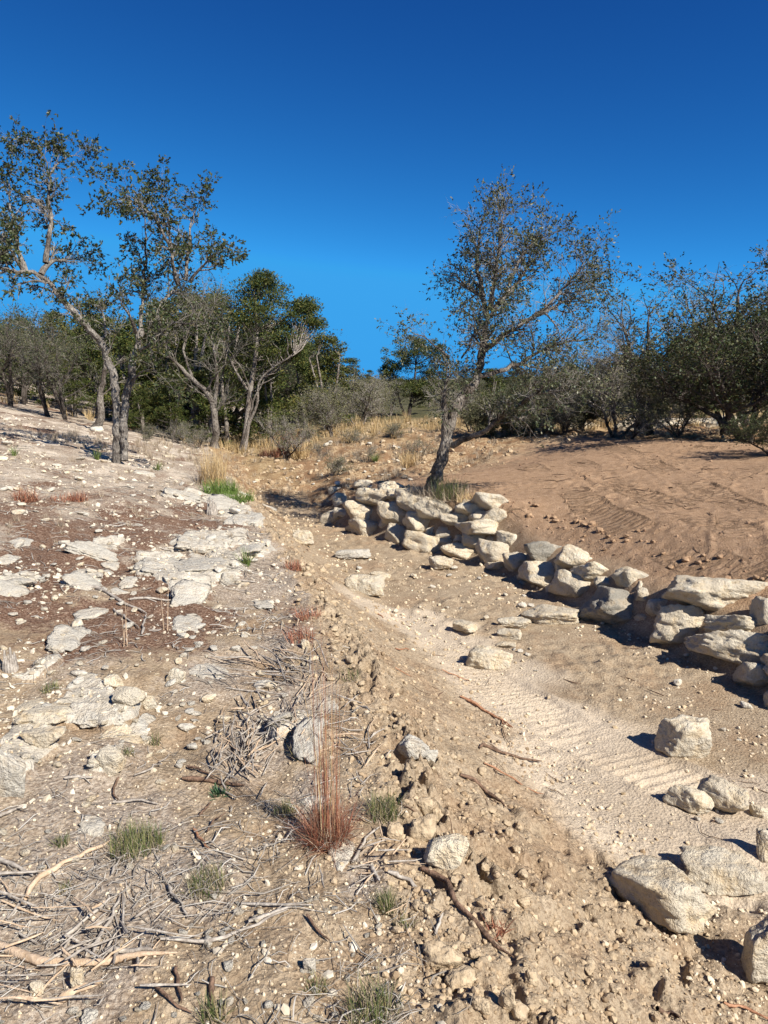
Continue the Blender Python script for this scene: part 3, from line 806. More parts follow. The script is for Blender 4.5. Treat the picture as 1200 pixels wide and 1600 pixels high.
# limestone slabs and stones bedded in the left bank: photo boxes
zd = lambda X, Y, W, H: (X / 2.667, 680 + Y / 2.667, W / 2.667, H / 2.667)
ze = lambda X, Y, W, H: (X / 2.667, 960 + Y / 2.667, W / 2.667, H / 2.667)
zf = lambda X, Y, W, H: (X / 2.667, 1250 + Y / 2.667, W / 2.667, H / 2.667)
zg = lambda X, Y, W, H: (400 + X / 2.667, 1000 + Y / 2.667, W / 2.667, H / 2.667)
zh = lambda X, Y, W, H: (400 + X / 2.667, 1280 + Y / 2.667, W / 2.667, H / 2.667)
SLABS = [
    (zd(395, 478, 200, 42), 'long thin white slab across the brown litter at mid left'),
    (zd(850, 440, 210, 95), 'upper slab of the big white outcrop, beside the shaded litter'),
    (zd(850, 540, 230, 120), 'widest slab in the middle of the white outcrop'),
    (zd(700, 550, 200, 92), 'left slab of the white outcrop, flat and pitted'),
    (zd(1035, 470, 140, 120), 'steep white slab at the bank edge behind the green yucca'),
    (zd(1020, 350, 170, 110), 'large pale slab above the yucca on the bank edge'),
    (zd(930, 290, 150, 80), 'sloping slab right of the small stump on the bank edge'),
    (zd(760, 245, 190, 44), 'uppermost flat slab of the outcrop, left of the stump'),
    (zd(830, 272, 130, 50), 'pale ledge between the stump and the topmost slab'),
    (zd(780, 665, 140, 78), 'rounded white slab at the lower end of the outcrop'),
    (zd(770, 780, 110, 90), 'grey-white leaning slab below the outcrop'),
    (zd(1095, 702, 84, 74), 'smooth white stone on the crest beside the channel slope'),
    (zd(345, 612, 145, 52), 'flat white slab with a dead branch leaning on its right end'),
    (zd(90, 608, 112, 32), 'thin pale slab at left below the small upright stick'),
    (zd(35, 638, 140, 58), 'white slab at the left edge above the stump'),
    (zd(25, 520, 84, 74), 'bright white stone at the left picture edge in the brown litter'),
    (zd(80, 448, 84, 42), 'pale slab near the left edge above the brown litter'),
    (zd(375, 745, 120, 62), 'blunt white slab below the leaning dead branch'),
    (zd(280, 838, 145, 86), 'big grey-white slab with dry twigs lying along its top'),
    (zd(605, 545, 92, 70), 'split white stone just left of the outcrop'),
    (zd(462, 540, 62, 52), 'upper of two round white stones in the brown litter'),
    (zd(445, 574, 56, 38), 'lower of two round white stones in the brown litter'),
    (zd(535, 612, 64, 56), 'chunky white stone between outcrop and dead branch'),
    (zd(485, 656, 96, 36), 'low pale slab under the dead branch'),
    (zd(600, 158, 92, 22), 'thin grey slab right of the twin-trunk oak'),
    (zd(640, 96, 84, 30), 'left of two long cream stones behind the twin-trunk oak'),
    (zd(712, 90, 76, 26), 'right of two long cream stones behind the twin-trunk oak'),
    (zd(555, 86, 50, 20), 'small cream stone right beside the twin trunks'),
    (zd(1125, 302, 84, 30), 'flat pale stone at the edge of the shaded channel bed'),
    (zd(945, 602, 66, 64), 'broken pale block at the right of the outcrop'),
    (ze(25, 680, 180, 235), 'largest white boulder, at the left edge, smooth with dark pits'),
    (ze(735, 258, 84, 72), 'cube-shaped cream stone with a black hollow beside it'),
    (ze(870, 235, 150, 72), 'grey shelf of rock overhanging the black hollow'),
    (ze(345, 297, 160, 78), 'broad pale stone in the upper left stone patch'),
    (ze(470, 280, 90, 54), 'cream stone just above the pair of blocky stones'),
    (ze(535, 345, 124, 88), 'left and larger of the two blocky stones with a dark gap between'),
    (ze(618, 372, 70, 78), 'right and smaller of the two blocky stones with a dark gap between'),
    (ze(122, 380, 106, 58), 'yellowish flat stone near the left edge above the grey slabs'),
    (ze(215, 402, 200, 82), 'grey slab running diagonally under the yellowish flat stone'),
    (ze(400, 412, 210, 62), 'wide grey slab half covered with twigs and chaff'),
    (ze(485, 497, 80, 74), 'cream stone standing on the grey slab'),
    (ze(175, 505, 170, 95), 'flat grey slab between the yellowish stone and the largest white boulder'),
    (ze(455, 605, 116, 120), 'upright grey-white slab with a yellow stone at its left foot'),
    (ze(390, 622, 62, 52), 'yellow stone at the left foot of the upright grey-white slab'),
    (ze(592, 466, 96, 84), 'flat grey slab left of the thin straw tuft'),
    (ze(545, 512, 110, 60), 'low grey stone right of the cream stone on the slab'),
    (ze(380, 872, 104, 72), 'rounded grey stone beside the largest green grass tuft'),
    (zf(320, 757, 72, 100), 'egg-shaped cream stone in front of the long split branch'),
    (zf(155, 787, 68, 62), 'round cream stone left of the egg-shaped one'),
    (zf(370, 905, 66, 66), 'pale stone at the bottom edge of the wood chips'),
    (zg(295, 270, 84, 74), 'pale stone just behind the tall red grass stalks'),
    (zg(95, 322, 110, 118), 'white broken slab among the grey cedar trimmings'),
    (zg(212, 412, 136, 124), 'pale slab sloping between trimmings and the tall red grass'),
    (zg(205, 20, 42, 46), 'upright cream stone on the crest above the trimmings'),
    (zg(240, 682, 136, 54), 'pale flat rock under the base of the red bunchgrass'),
    (zh(345, 150, 110, 110), 'chalky mound below the red bunchgrass'),
    (zh(222, 617, 54, 74), 'white upright stone beside the small brownish tuft at the bottom'),
]
for i, ((u, v, w, h), lab) in enumerate(SLABS):
    up = ('cube' in lab) or ('egg' in lab) or ('block' in lab) or ('upright' in lab) or ('round cream' in lab) or 'largest white' in lab
    mat = ROCK_GREY if False else ROCK_PALE
    if any(k in lab for k in ('cream', 'yellow', 'cube', 'blocky')): mat = ROCK
    big = w * h > 1500
    p = hit(u, v + (h * 0.25 if up else 0))
    dn = math.atan2(EYE[2] - p.z, math.hypot(p.x, p.y))
    W, H = px2m(w, p), px2m(h, p)
    if up:
        floor_rock('limestone_rock', u, v, w, h, 0, lab, 500 + i, mat, 'rock', 4 if big else 3, 0.22, sharp=24)
        continue
    D = H / max(0.30, math.sin(dn)) * 0.88
    D = min(D, W * 1.7)
    c = min(0.20, max(0.05, 0.36 * min(W, D)))
    # follow the lie of the ground
    e = max(0.08, W * 0.3)
    gx = (height(np.array([p.x + e]), np.array([p.y]))[0] - height(np.array([p.x - e]), np.array([p.y]))[0]) / (2 * e)
    gy = (height(np.array([p.x]), np.array([p.y + e]))[0] - height(np.array([p.x]), np.array([p.y - e]))[0]) / (2 * e)
    o = rock_obj('limestone_slab', p + Vector((0, 0, 0.004 - c * 0.20)), (W * 1.16, D * 1.16, c * 1.05), 500 + i, 4 if w > 60 else 3, mat,
                 rot=(math.atan(gy), -math.atan(gx), RAD(random.uniform(-12, 12))), nplanes=7, sharp=16, rough=0.10, flat_top=0.62)
    tag(o, lab, 'rock slab')

# clods of caked soil along the crumbled crest
CL = [(zh(775, 580, 175, 145), 'largest flat-topped clod of caked soil near the bottom edge'), (zh(850, 672, 145, 112), 'cracked clod just below the largest one'),
      (zh(1045, 762, 84, 112), 'tall clod at the bottom edge right of the cracked one'), (zh(695, 52, 115, 115), 'round crumbly clod above the broken white rock'),
      (zh(580, 60, 84, 74), 'tan clod between the red bunchgrass and the round crumbly clod'), (zh(1112, 345, 64, 54), 'single clod on the slope right of the fallen dark branch'),
      (zh(1150, 672, 60, 66), 'clod high on the lower right slope casting a black shadow'), (zg(700, 690, 90, 80), 'upper clod of the dark crumbly hollow below the chalky lump'),
      (zg(760, 740, 80, 80), 'lower clod of the dark crumbly hollow below the chalky lump'), (zh(940, 775, 80, 70), 'clod wedged between the cracked clod and the tall one')]
for i, ((u, v, w, h), lab) in enumerate(CL):
    floor_rock('soil_clod', u, v, w, h, 0, lab, 700 + i, CLOD, 'dirt clod', 3, 0.18, sharp=9, rough=0.11)

LAND = [(213, 1300, 'the largest green tuft'), (325, 1365, 'the second green tuft'), (512, 1290, 'the red bunchgrass'), (696, 1336, 'the broken white rock'), (330, 900, 'the white outcrop'),
        (272, 1055, 'the cube-shaped stone'), (25, 1215, 'the largest white boulder'), (16, 1040, 'the grey splintered stump'), (331, 795, 'the small weathered stump'), (385, 880, 'the small yucca'), (200, 940, 'the dead branch on the litter'),
        (390, 1160, 'the cedar twig heap'), (150, 1500, 'the split branch'), (690, 1510, 'the largest clod'), (495, 1545, 'the small brownish tuft'), (582, 1580, 'the bottom-edge tuft'), (130, 860, 'the long thin white slab'),
        (762, 1030, 'the squarish boulder'), (862, 963, 'the long rough boulder'), (568, 918, 'the broad cream boulder'), (1072, 1158, 'the pointed boulder'), (1130, 1245, 'the leaning pair of boulders'), (1035, 1395, 'the largest cream slab'),
        (690, 883, 'the rounded boulder at the wall'), (960, 948, 'the dark grey wall boulder'), (345, 765, 'the bright green grass'), (840, 1185, 'the dark stick on the slope'), (760, 1250, 'the half-buried root'), (646, 1170, 'the chalky lump'),
        (860, 1480, 'the lone slope clod'), (500, 1080, 'the fanned trimmings'), (585, 720, 'the bank yucca'), (40, 780, 'the round rusty clump'), (400, 940, 'the smooth crest stone'), (200, 1190, 'the grey diagonal slab'), (690, 740, 'the leaning oak')]
SEEN = {}
def where(u, v):
    d = sorted((math.hypot(u - a, (v - b) * 1.3), a, b, n) for a, b, n in LAND)[0]
    dx, dy = u - d[1], v - d[2]
    if abs(dx) > abs(dy) * 1.6: w = 'right of' if dx > 0 else 'left of'
    elif abs(dy) > abs(dx) * 1.6: w = 'in front of' if dy > 0 else 'behind'
    else: w = ('in front and ' if dy > 0 else 'behind and ') + ('right of' if dx > 0 else 'left of')
    return ('close ' if d[0] < 45 else ('' if d[0] < 90 else 'well ')) + w + ' ' + d[3]

def single_out(lb, alt, u, v):
    """keep labels short, and fall back on the two nearest landmarks when one is already taken"""
    def cutw(t):
        for a, b in (('well in front and ', ''), ('well behind and ', ''), ('in front and ', ''), ('behind and ', ''), ('the far crest', 'crest'), (' pale ', ' '), ('of the fanned trimmings', 'of trimmings'), ('of the cedar heap', 'of cedar')):
            if len(t.split()) > 16: t = t.replace(a, b)
        return t
    lb = cutw(lb)
    if lb in SEEN:
        d = sorted((math.hypot(u - a, (v - b) * 1.3), n) for a, b, n in LAND)
        nb = 1
        while nb < 4:
            t = cutw(alt + ' between %s and %s' % (d[0][1], d[nb][1]))
            if t not in SEEN and len(t.split()) <= 16: lb = t; break
            nb += 1
    SEEN[lb] = 1
    return lb

# small stones one can still pick out: shared shapes, one object each
SM_ROCK = [make_mesh('stone', *rock_verts(900 + k, 2, (.06, .048, .033), sharp=18), ROCK_PALE if k % 3 else ROCK) for k in range(9)]
SM_CLOD = [make_mesh('clod', *rock_verts(930 + k, 2, (.06, .051, .038), sharp=22, rough=0.10), CLOD) for k in range(6)]
SM_RED = [make_mesh('earth_lump', *rock_verts(950 + k, 2, (.06, .05, .036), sharp=20, rough=0.12), CLOD_RED) for k in range(4)]
def small(name, meshes, u, v, wpx, label, cat, group, sink=0.2, fl=1.0):
    p = hit(u, v)
    s = px2m(wpx, p)
    o = link(name, random.choice(meshes), (p.x, p.y, p.z + s * 0.27 * fl * (1 - 2 * sink)), rot=(random.uniform(-.3, .3), random.uniform(-.3, .3), random.uniform(0, 6.28)),
             scale=(s / .06, s / .06 * random.uniform(.7, 1.1), s / .06 * fl * random.uniform(.7, 1.1)))
    big = 'smallest' if wpx < 13 else ('small' if wpx < 18 else ('medium' if wpx < 24 else 'larger'))
    lb = single_out(label % (big, where(u, v)), big + ' ' + name.replace('_', ' '), u, v)
    return tag(o, lb, cat, group)

def scatter_px(n, boxes, wrange, **kw):
    tot = sum(b[4] for b in boxes)
    for b in boxes:
        for _ in range(int(n * b[4] / tot)):
            u = random.uniform(b[0], b[2]); v = random.uniform(b[1], b[3])
            w = random.uniform(*wrange) * (0.55 + 0.45 * (v - 600) / 1000) * (1.6 if random.random() < 0.14 else 1.0)
            small(u=u, v=v, wpx=w, **kw)

random.seed(21)
scatter_px(270, [(0, 850, 420, 1000, 1.5), (0, 1000, 330, 1200, 1.4), (0, 740, 400, 850, 1.1), (0, 650, 180, 740, .35), (0, 1200, 300, 1400, .3), (330, 1000, 520, 1150, .4)], (12, 27), name='limestone_stone', meshes=SM_ROCK,
           label='%s loose pale stone %s', cat='stone', group='small stones strewn over the left bank', fl=0.8)
scatter_px(60, [(250, 1400, 640, 1600, 1), (0, 1560, 250, 1600, .2)], (9, 20), name='limestone_stone', meshes=SM_ROCK,
           label='%s cream stone in the sand %s', cat='stone', group='small stones in the sandy soil at the bottom')
scatter_px(46, [(560, 880, 860, 990, 1.4), (800, 960, 1180, 1100, .8), (1080, 1100, 1200, 1300, .5)], (9, 17), name='channel_stone', meshes=SM_ROCK,
           label='%s pale stone on the channel floor %s', cat='stone', group='small stones on the channel floor')
scatter_px(34, [(440, 690, 660, 770, 1)], (9, 16), name='rubble_stone', meshes=SM_ROCK,
           label='%s pale stone in the eroded bank %s', cat='stone', group='stones in the eroded bank')
for _ in range(120):
    v = random.uniform(1100, 1600); k = (v - 1130) / 470
    u = random.uniform(560 + 70 * k, 700 + 330 * k) if random.random() < .75 else random.gauss(620 + 60 * k, 30)
    small('soil_clod', SM_CLOD, u, v, (random.uniform(10, 30) if random.random() < .9 else random.uniform(26, 38)) * (0.45 + 0.45 * k), '%s lump of dry soil %s', 'dirt clod', 'lumps of soil on the crest and slope', 0.15)
for _ in range(60):
    k = random.random(); v = 880 + 250 * k; u = 480 + 90 * k + random.gauss(0, 14)
    small('soil_clod', SM_CLOD, u, v, random.uniform(8, 17), '%s dry soil lump on the far crest %s', 'dirt clod', 'lumps of soil along the far crest', 0.15)
for _ in range(36):
    k = random.random(); u = 800 + 400 * k; v = 800 + 118 * k + random.gauss(-6, 9)
    small('earth_lump', SM_RED, u, v, random.uniform(7, 14), '%s red-brown earth lump %s', 'dirt clod', 'lumps of earth behind the wall top', 0.15)

# ------------------------------------------------------------------ gravel, chips and crumbs: nobody could count them
def scatter_stuff(name, mat, label, cat, n, dens, smin, smax, xr, yr, flat=0.65, seed=1, K=6, jit=0.25):
    rg = np.random.default_rng(seed)
    tm = []
    for k in range(K):
        D, F = ico(0)
        V = D * (1 + rg.uniform(-jit, jit, (12, 1))) * np.array([1, 0.8, flat]) * 0.5
        tm.append(V)
    F = ico(0)[1]
    y = yr[0] * (yr[1] / yr[0]) ** rg.random(n * 4)              # denser near by
    hw = np.minimum(0.60 * y + 0.9, 30)
    x = rg.uniform(-1, 1, n * 4) * hw
    keep = rg.random(n * 4) < dens(x, y)
    x, y = x[keep][:n], y[keep][:n]
    n = len(x)
    z = height(x, y)
    s = smin * (smax / smin) ** (rg.random(n) ** 2.2) * np.clip(0.55 + y * 0.11, 0.7, 2.6)
    q = unit(rg.normal(size=(n, 4)) * np.array([1, .25, .25, 1]))
    w, a, b, c = q.T
    R = np.stack([1 - 2 * (b * b + c * c), 2 * (a * b - c * w), 2 * (a * c + b * w), 2 * (a * b + c * w), 1 - 2 * (a * a + c * c), 2 * (b * c - a * w), 2 * (a * c - b * w), 2 * (b * c + a * w), 1 - 2 * (a * a + b * b)], -1).reshape(-1, 3, 3)
    T = np.stack(tm)[rg.integers(0, K, n)]
    V = np.einsum('nij,nkj->nki', R, T) * s[:, None, None] + np.stack([x, y, z + s * 0.12], -1)[:, None, :]
    FF = (F[None] + (np.arange(n) * 12)[:, None, None]).reshape(-1, 3)
    o = link(name, make_mesh(name, V.reshape(-1, 3), FF, mat, smooth=False))
    tag(o, label, cat, kind='stuff')

def d_left(x, y):
    L = zones(x, y)[3]
    return L * np.clip(0.22 + .6 * near_px(x, y, OUTCROP) + .3 * sst(6, 9, y) + 1.4 * fbm(x * 0.9, y * 0.9, 3, 50), 0.04, 1) * (1 - .7 * sst(4.0, 2.6, y))
def d_floor(x, y):
    xc, xt, xw, L, pad, fl = zones(x, y)
    near_toe = np.exp(-((x - xt - 0.15) / 0.22) ** 2)
    return (x < xw + .1) * np.clip((1 - L) * (0.06 + 0.75 * near_toe + fl * 0.9 * np.clip(0.15 + fbm(x * 1.1, y * 1.1, 2, 51) + 0.35 * sst(6.5, 8.5, y), 0, 1)), 0, 1)
def d_crumb(x, y):
    xc, xt, xw, L, pad, fl = zones(x, y)
    sl = sst(-0.45, 0.0, x - xc) * sst(0.3, -0.1, x - xt)
    return sl * np.clip(0.3 + 0.9 * np.exp(-((x - xc - 0.1) / 0.2) ** 2) + 0.8 * sst(3.2, 2.0, y) + 0.5 * pn(x * 2, y * 2, 52), 0.05, 1)
def d_rub(x, y):
    xc, xt, xw, L, pad, fl = zones(x, y)
    return (1 - L) * (1 - pad) * (y > 12.5) * (x < 9) * np.clip(0.4 + fbm(x * .8, y * .8, 2, 53), 0.03, 1)
def d_pad(x, y):
    pad = zones(x, y)[4]
    xw = np.interp(y, WALL_Y, WALL_X)
    return pad * np.clip(0.05 + 0.8 * np.exp(-((x - xw - 0.8) / 0.3) ** 2) + 0.3 * np.clip(fbm(x * 1.2, y * 1.2, 2, 54), 0, 1), 0, 1)
def d_sand(x, y):
    L = zones(x, y)[3]
    return L * sst(4.5, 2.5, y)
scatter_stuff('limestone_chips', CHIPS, 'white limestone chips strewn over the rocky left bank', 'stone chips', 11500, d_left, 0.008, 0.05, None, (1.5, 20), 0.5, 1)
scatter_stuff('bank_gravel', GRAVEL, 'sandy gravel on the near left bank', 'gravel', 5500, d_sand, 0.005, 0.022, None, (1.4, 5), 0.7, 2)
scatter_stuff('channel_gravel', GRAVEL, 'pale gravel along the channel floor and slope toe', 'gravel', 9500, d_floor, 0.008, 0.04, None, (1.6, 18), 0.6, 3)
scatter_stuff('soil_crumbs', CRUMB, 'crumbs of dry soil down the cut slope', 'soil', 12500, d_crumb, 0.008, 0.04, None, (1.4, 13), 0.75, 4)
scatter_stuff('rubble', CRUMB, 'yellowish rubble covering the eroded bank', 'rubble', 3800, d_rub, 0.012, 0.075, None, (12.5, 30), 0.7, 5)
scatter_stuff('earth_crumbs', CRUMB_RED, 'red-brown crumbs on the graded dirt', 'soil', 3500, d_pad, 0.010, 0.035, None, (4.5, 22), 0.7, 6)

# ------------------------------------------------------------------ sticks
def stick_path(pts, lift=0.012, n=9):
    P = [hit(u, v) for u, v in pts]
    A = np.array([[p.x, p.y] for p in P])
    seg = np.r_[0, np.cumsum(np.linalg.norm(np.diff(A, axis=0), axis=1))]
    t = np.linspace(0, seg[-1], n)
    x = np.interp(t, seg, A[:, 0]); y = np.interp(t, seg, A[:, 1])
    amp = seg[-1] * 0.02
    x = x + np.r_[0, np.random.default_rng(int(A[0, 0] * 999) % 9999).normal(0, amp, n - 2), 0]
    z = height(x, y)
    z = np.maximum(z, np.convolve(np.pad(z, 1, mode='edge'), np.ones(3) / 3, 'valid')) + lift
    return np.stack([x, y, z], -1)

def stick_obj(name, P, r, mat, label, cat, group=None, sides=6, taper=0.5):
    o0 = P[0].copy()
    n = len(P)
    R = r * np.linspace(1, taper, n) * (1 + 0.15 * np.sin(np.arange(n) * 2.1 + P[0, 0] * 9)); R[0] *= .6; R[-1] *= 0.4
    V, F = tubes((P - o0)[None], R[None], sides)
    return tag(link(name, make_mesh(name, V, F, mat), tuple(o0)), label, cat, group)

cv = lambda off, s, pts: [(off[0] + x / s, off[1] + y / s) for x, y in pts]
ZF, ZG, ZH, ZD, ZE = (0, 1250), (400, 1000), (400, 1280), (0, 680), (0, 960)
ST = [
    (cv(ZF, 2.667, [(-20, 610), (100, 655), (200, 690), (420, 690), (740, 652)]), .016, WOOD_TAN, 'thick split branch lying across the lower left corner'),
    (cv(ZF, 2.667, [(110, 425), (160, 350), (230, 290), (460, 180)]), .012, WOOD_TAN, 'brown curved branch leading up to the largest green tuft'),
    (cv(ZF, 2.667, [(390, 655), (440, 560), (500, 410)]), .008, WOOD_GREY, 'straight grey stick standing out of the wood chips'),
    (cv(ZF, 2.667, [(255, 605), (380, 495), (490, 412)]), .007, WOOD_GREY, 'pale stick crossing left of the straight grey one'),
    (cv(ZF, 2.667, [(700, 370), (740, 430), (785, 505)]), .006, WOOD_GREY, 'short grey stick below the second green tuft'),
    (cv(ZF, 2.667, [(670, 592), (900, 602), (1050, 545), (1200, 470)]), .007, WOOD_GREY, 'long thin pale stick reaching to the middle from the wood chips'),
    (cv(ZF, 2.667, [(735, 710), (755, 865)]), .006, WOOD_DARK, 'dark straight stick at the bottom left of centre'),
    (cv(ZF, 2.667, [(640, 780), (720, 860), (800, 905)]), .006, WOOD_DARK, 'thin dark twig left of the dark straight stick'),
    (cv(ZF, 2.667, [(885, 755), (882, 885)]), .010, WOOD_DARK, 'stubby dark stick poking from a bottom-edge tuft'),
    (cv(ZF, 2.667, [(-10, 250), (70, 290), (140, 330)]), .009, WOOD_GREY, 'grey stick at the left edge beside the brown curved branch'),
    (cv(ZF, 2.667, [(240, 850), (330, 800), (430, 765)]), .014, WOOD_TAN, 'short broad splinter below the thick split branch'),
    (cv(ZF, 2.667, [(440, 640), (540, 648), (640, 640)]), .010, WOOD_GREY, 'pale splinter resting on the thick split branch'),
    (cv(ZF, 2.667, [(465, 325), (500, 260), (550, 220)]), .005, WOOD_GREY, 'forked pale twig right of the brown curved branch'),
    (cv(ZF, 2.667, [(805, 130), (840, 175), (875, 215)]), .006, WOOD_RED, 'reddish twig on bare sand right of the largest green tuft'),
    (cv(ZF, 2.667, [(830, 75), (885, 15)]), .006, WOOD_DARK, 'short dark stick on the bare sand'),
    (cv(ZF, 2.667, [(865, 145), (900, 90), (945, 60)]), .004, WOOD_DARK, 'thin curved dark twig on the bare sand'),
    (cv(ZG, 2.667, [(930, 458), (1060, 487), (1190, 515)]), .011, WOOD_DARK, 'dark stick lying across the slope in the middle right'),
    (cv(ZG, 2.667, [(850, 570), (940, 622), (1000, 672), (1040, 710)]), .012, WOOD_DARK, 'thick dark root half buried in the slope'),
    (cv(ZG, 2.667, [(850, 240), (960, 302), (1070, 372)]), .011, WOOD_RED, 'reddish splintered root on the toe of the slope'),
    (cv(ZG, 2.667, [(950, 520), (1080, 592), (1200, 652)]), .006, WOOD_RED, 'long thin reddish root below the dark stick'),
    (cv(ZG, 2.667, [(1005, 345), (1040, 410), (1062, 470)]), .004, WOOD_DARK, 'thin curved twig linking root and dark stick'),
    (cv(ZG, 2.667, [(580, 40), (640, 45)]), .007, WOOD_RED, 'small reddish stick high on the slope'),
    (cv(ZG, 2.667, [(580, 120), (650, 160)]), .004, WOOD_RED, 'thin twig high on the slope'),
    (cv(ZH, 2.667, [(690, 215), (790, 262), (850, 380), (930, 462), (1075, 592)]), .012, WOOD_DARK, 'long dark fallen branch below the broken white rock'),
    (cv(ZH, 2.667, [(480, 210), (515, 270)]), .010, WOOD_GREY, 'stubby grey stick below the tan clod'),
    (cv(ZH, 2.667, [(550, 230), (640, 270), (730, 330)]), .009, WOOD_GREY, 'grey weathered stick left of the long dark branch'),
    (cv(ZH, 2.667, [(400, 192), (440, 112), (520, 40)]), .007, WOOD_GREY, 'bent pale stick rising beside the red bunchgrass'),
    (cv(ZH, 2.667, [(-60, 365), (100, 370), (240, 372)]), .006, WOOD_GREY, 'thin pale twig lying level on the sand at lower centre'),
    (cv(ZH, 2.667, [(-30, 440), (60, 410), (150, 380)]), .008, WOOD_GREY, 'pale stick joining the level twig from below'),
    (cv(ZH, 2.667, [(210, 410), (250, 470), (310, 522)]), .005, WOOD_DARK, 'thin dark twig on the sand at lower centre'),
    (cv(ZH, 2.667, [(745, 495), (780, 405)]), .006, WOOD_GREY, 'short bright stick above the largest clod'),
    (cv(ZD, 2.667, [(300, 632), (400, 642), (500, 700), (612, 750)]), .016, WOOD_GREY, 'long dead branch lying on the brown litter at mid left'),
    (cv(ZD, 2.667, [(540, 690), (650, 688), (750, 692)]), .012, WOOD_GREY, 'straight grey stick right of the long dead branch'),
    (cv(ZD, 2.667, [(475, 730), (580, 812)]), .010, WOOD_GREY, 'dark-edged stick parallel below the long dead branch'),
    (cv(ZD, 2.667, [(590, 840), (600, 790), (612, 750)]), .010, WOOD_GREY, 'short stick at the end of the long dead branch'),
    (cv(ZD, 2.667, [(450, 380), (560, 380)]), .012, WOOD_GREY, 'level grey stick on the upper litter'),
    (cv(ZD, 2.667, [(670, 475), (785, 475)]), .010, WOOD_GREY, 'pale stick at the left edge of the outcrop'),
    (cv(ZD, 2.667, [(970, 610), (1070, 616)]), .010, WOOD_GREY, 'pale twig at the right foot of the outcrop'),
    (cv(ZE, 2.667, [(-10, 850), (100, 808)]), .008, WOOD_GREY, 'pale stick at the left edge below the largest white boulder'),
    (cv(ZE, 2.667, [(470, 792), (560, 784), (660, 800)]), .006, WOOD_GREY, 'pale level stick above the largest green tuft'),
    (cv(ZE, 2.667, [(495, 690), (475, 740), (485, 790)]), .006, WOOD_DARK, 'dark curved twig above the largest green tuft'),
    (cv(ZE, 2.667, [(760, 692), (880, 702), (1020, 722)]), .012, WOOD_DARK, 'dark branch behind the small teal herb'),
    (cv(ZE, 2.667, [(780, 640), (900, 692)]), .006, WOOD_DARK, 'thin dark twig meeting the branch at the teal herb'),
    (cv(ZE, 2.667, [(560, 680), (630, 652), (705, 590)]), .005, WOOD_GREY, 'thin curved pale twig left of centre'),
    (cv(ZE, 2.667, [(270, 692), (390, 690)]), .008, WOOD_GREY, 'pale flattened stick left of the curved twigs'),
    (cv((780, 1080), 2.857, [(1000, 1400), (1080, 1420), (1240, 1490)]), .007, WOOD_RED, 'reddish root at the bottom right corner'),
    (cv((780, 1080), 2.857, [(705, 1430), (760, 1452), (830, 1500)]), .010, WOOD_DARK, 'dark stick poking in at the bottom edge right of centre'),
    ([(590, 960), (600, 968)], .008, WOOD_RED, 'small red stick lying on the pale driven strip'),
    ([(690, 1048), (735, 1065)], .006, WOOD_RED, 'thin red twig along the edge of the driven strip'),
    ([(728, 1095), (765, 1115), (800, 1140)], .010, WOOD_RED, 'reddish root at the slope toe left of the tread marks'),
]
for pts, r, mat, lab in ST:
    stick_obj('fallen_branch' if r > .0105 else 'stick', stick_path(pts), r, mat, lab, 'stick')

def random_sticks(n, clusters, rpx, lenpx, label, group, name='dry_stick', mats=(WOOD_GREY, WOOD_GREY, WOOD_TAN), layers=0.05):
    """each cluster: u, v, spread u, spread v, main angle, angle spread"""
    for i in range(n):
        cu, cvv, su, sv, an, asd = random.choice(clusters)
        u, v = random.gauss(cu, su), random.gauss(cvv, sv)
        if not (-40 < u < 1240 and 660 < v < 1640): continue
        a = RAD(random.gauss(an, asd)); L = random.uniform(*lenpx) * (0.5 + 0.5 * (v - 600) / 800) / 2
        P = stick_path([(u - L * math.cos(a), v + L * math.sin(a) * .6), (u, v + random.gauss(0, 2)), (u + L * math.cos(a), v - L * math.sin(a) * .6)], 0.004 + random.random() ** 2 * layers, 5)
        P[:, 2] += np.linspace(random.uniform(-1, 1), random.uniform(-1, 1), 5) * 0.012 + 0.008
        p = Vector(P[2])
        mt = random.choice(mats); rr = random.uniform(*rpx)
        q = ('thin ' if rr < rpx[0] + .35 * (rpx[1] - rpx[0]) else ('thick ' if rr > rpx[0] + .75 * (rpx[1] - rpx[0]) else '')) + ('short ' if L * 2 < 45 else ('long ' if L * 2 > 75 else '')) + ('tan' if mt is WOOD_TAN else 'grey')
        lean = 'lying level' if abs(math.sin(a)) < .35 else ('pointing up right' if math.cos(a) * math.sin(a) > 0 else 'pointing up left')
        lb = label % (q, lean, where(u, v))
        if len(lb.split()) > 16: lb = label.replace(' %s,', '') % (q, where(u, v))
        lb = single_out(lb, q + ' twig ' + lean, u, v)
        stick_obj(name, P, px2m(rr, p), mt, lb, 'stick', group, sides=4)
random.seed(5)
random_sticks(88, [(395, 1160, 30, 32, 70, 30), (370, 1185, 25, 25, 110, 30)], (1.0, 2.3), (35, 90), '%s twig of the cedar heap, %s, %s', 'twigs of the cedar heap left of the red bunchgrass')
random_sticks(80, [(400, 1055, 40, 20, -15, 14), (440, 1040, 30, 26, -35, 22), (480, 1100, 26, 40, 60, 40)], (0.9, 2.0), (40, 110), '%s twig of the fanned trimmings, %s, %s', 'twigs of the fanned trimmings')
random_sticks(58, [(130, 1470, 75, 35, 35, 40), (60, 1520, 50, 40, 0, 30), (170, 1500, 50, 30, 50, 25), (40, 1400, 40, 30, -10, 20)], (1.2, 3.4), (35, 105), '%s wood splinter, %s, %s', 'splinters in the lower left corner', mats=(WOOD_GREY, WOOD_TAN, WOOD_GREY))
random_sticks(34, [(590, 1360, 30, 30, 40, 35), (560, 1200, 22, 40, 60, 50)], (1.0, 2.2), (30, 70), '%s twig on the crest, %s, %s', 'twigs along the crest')

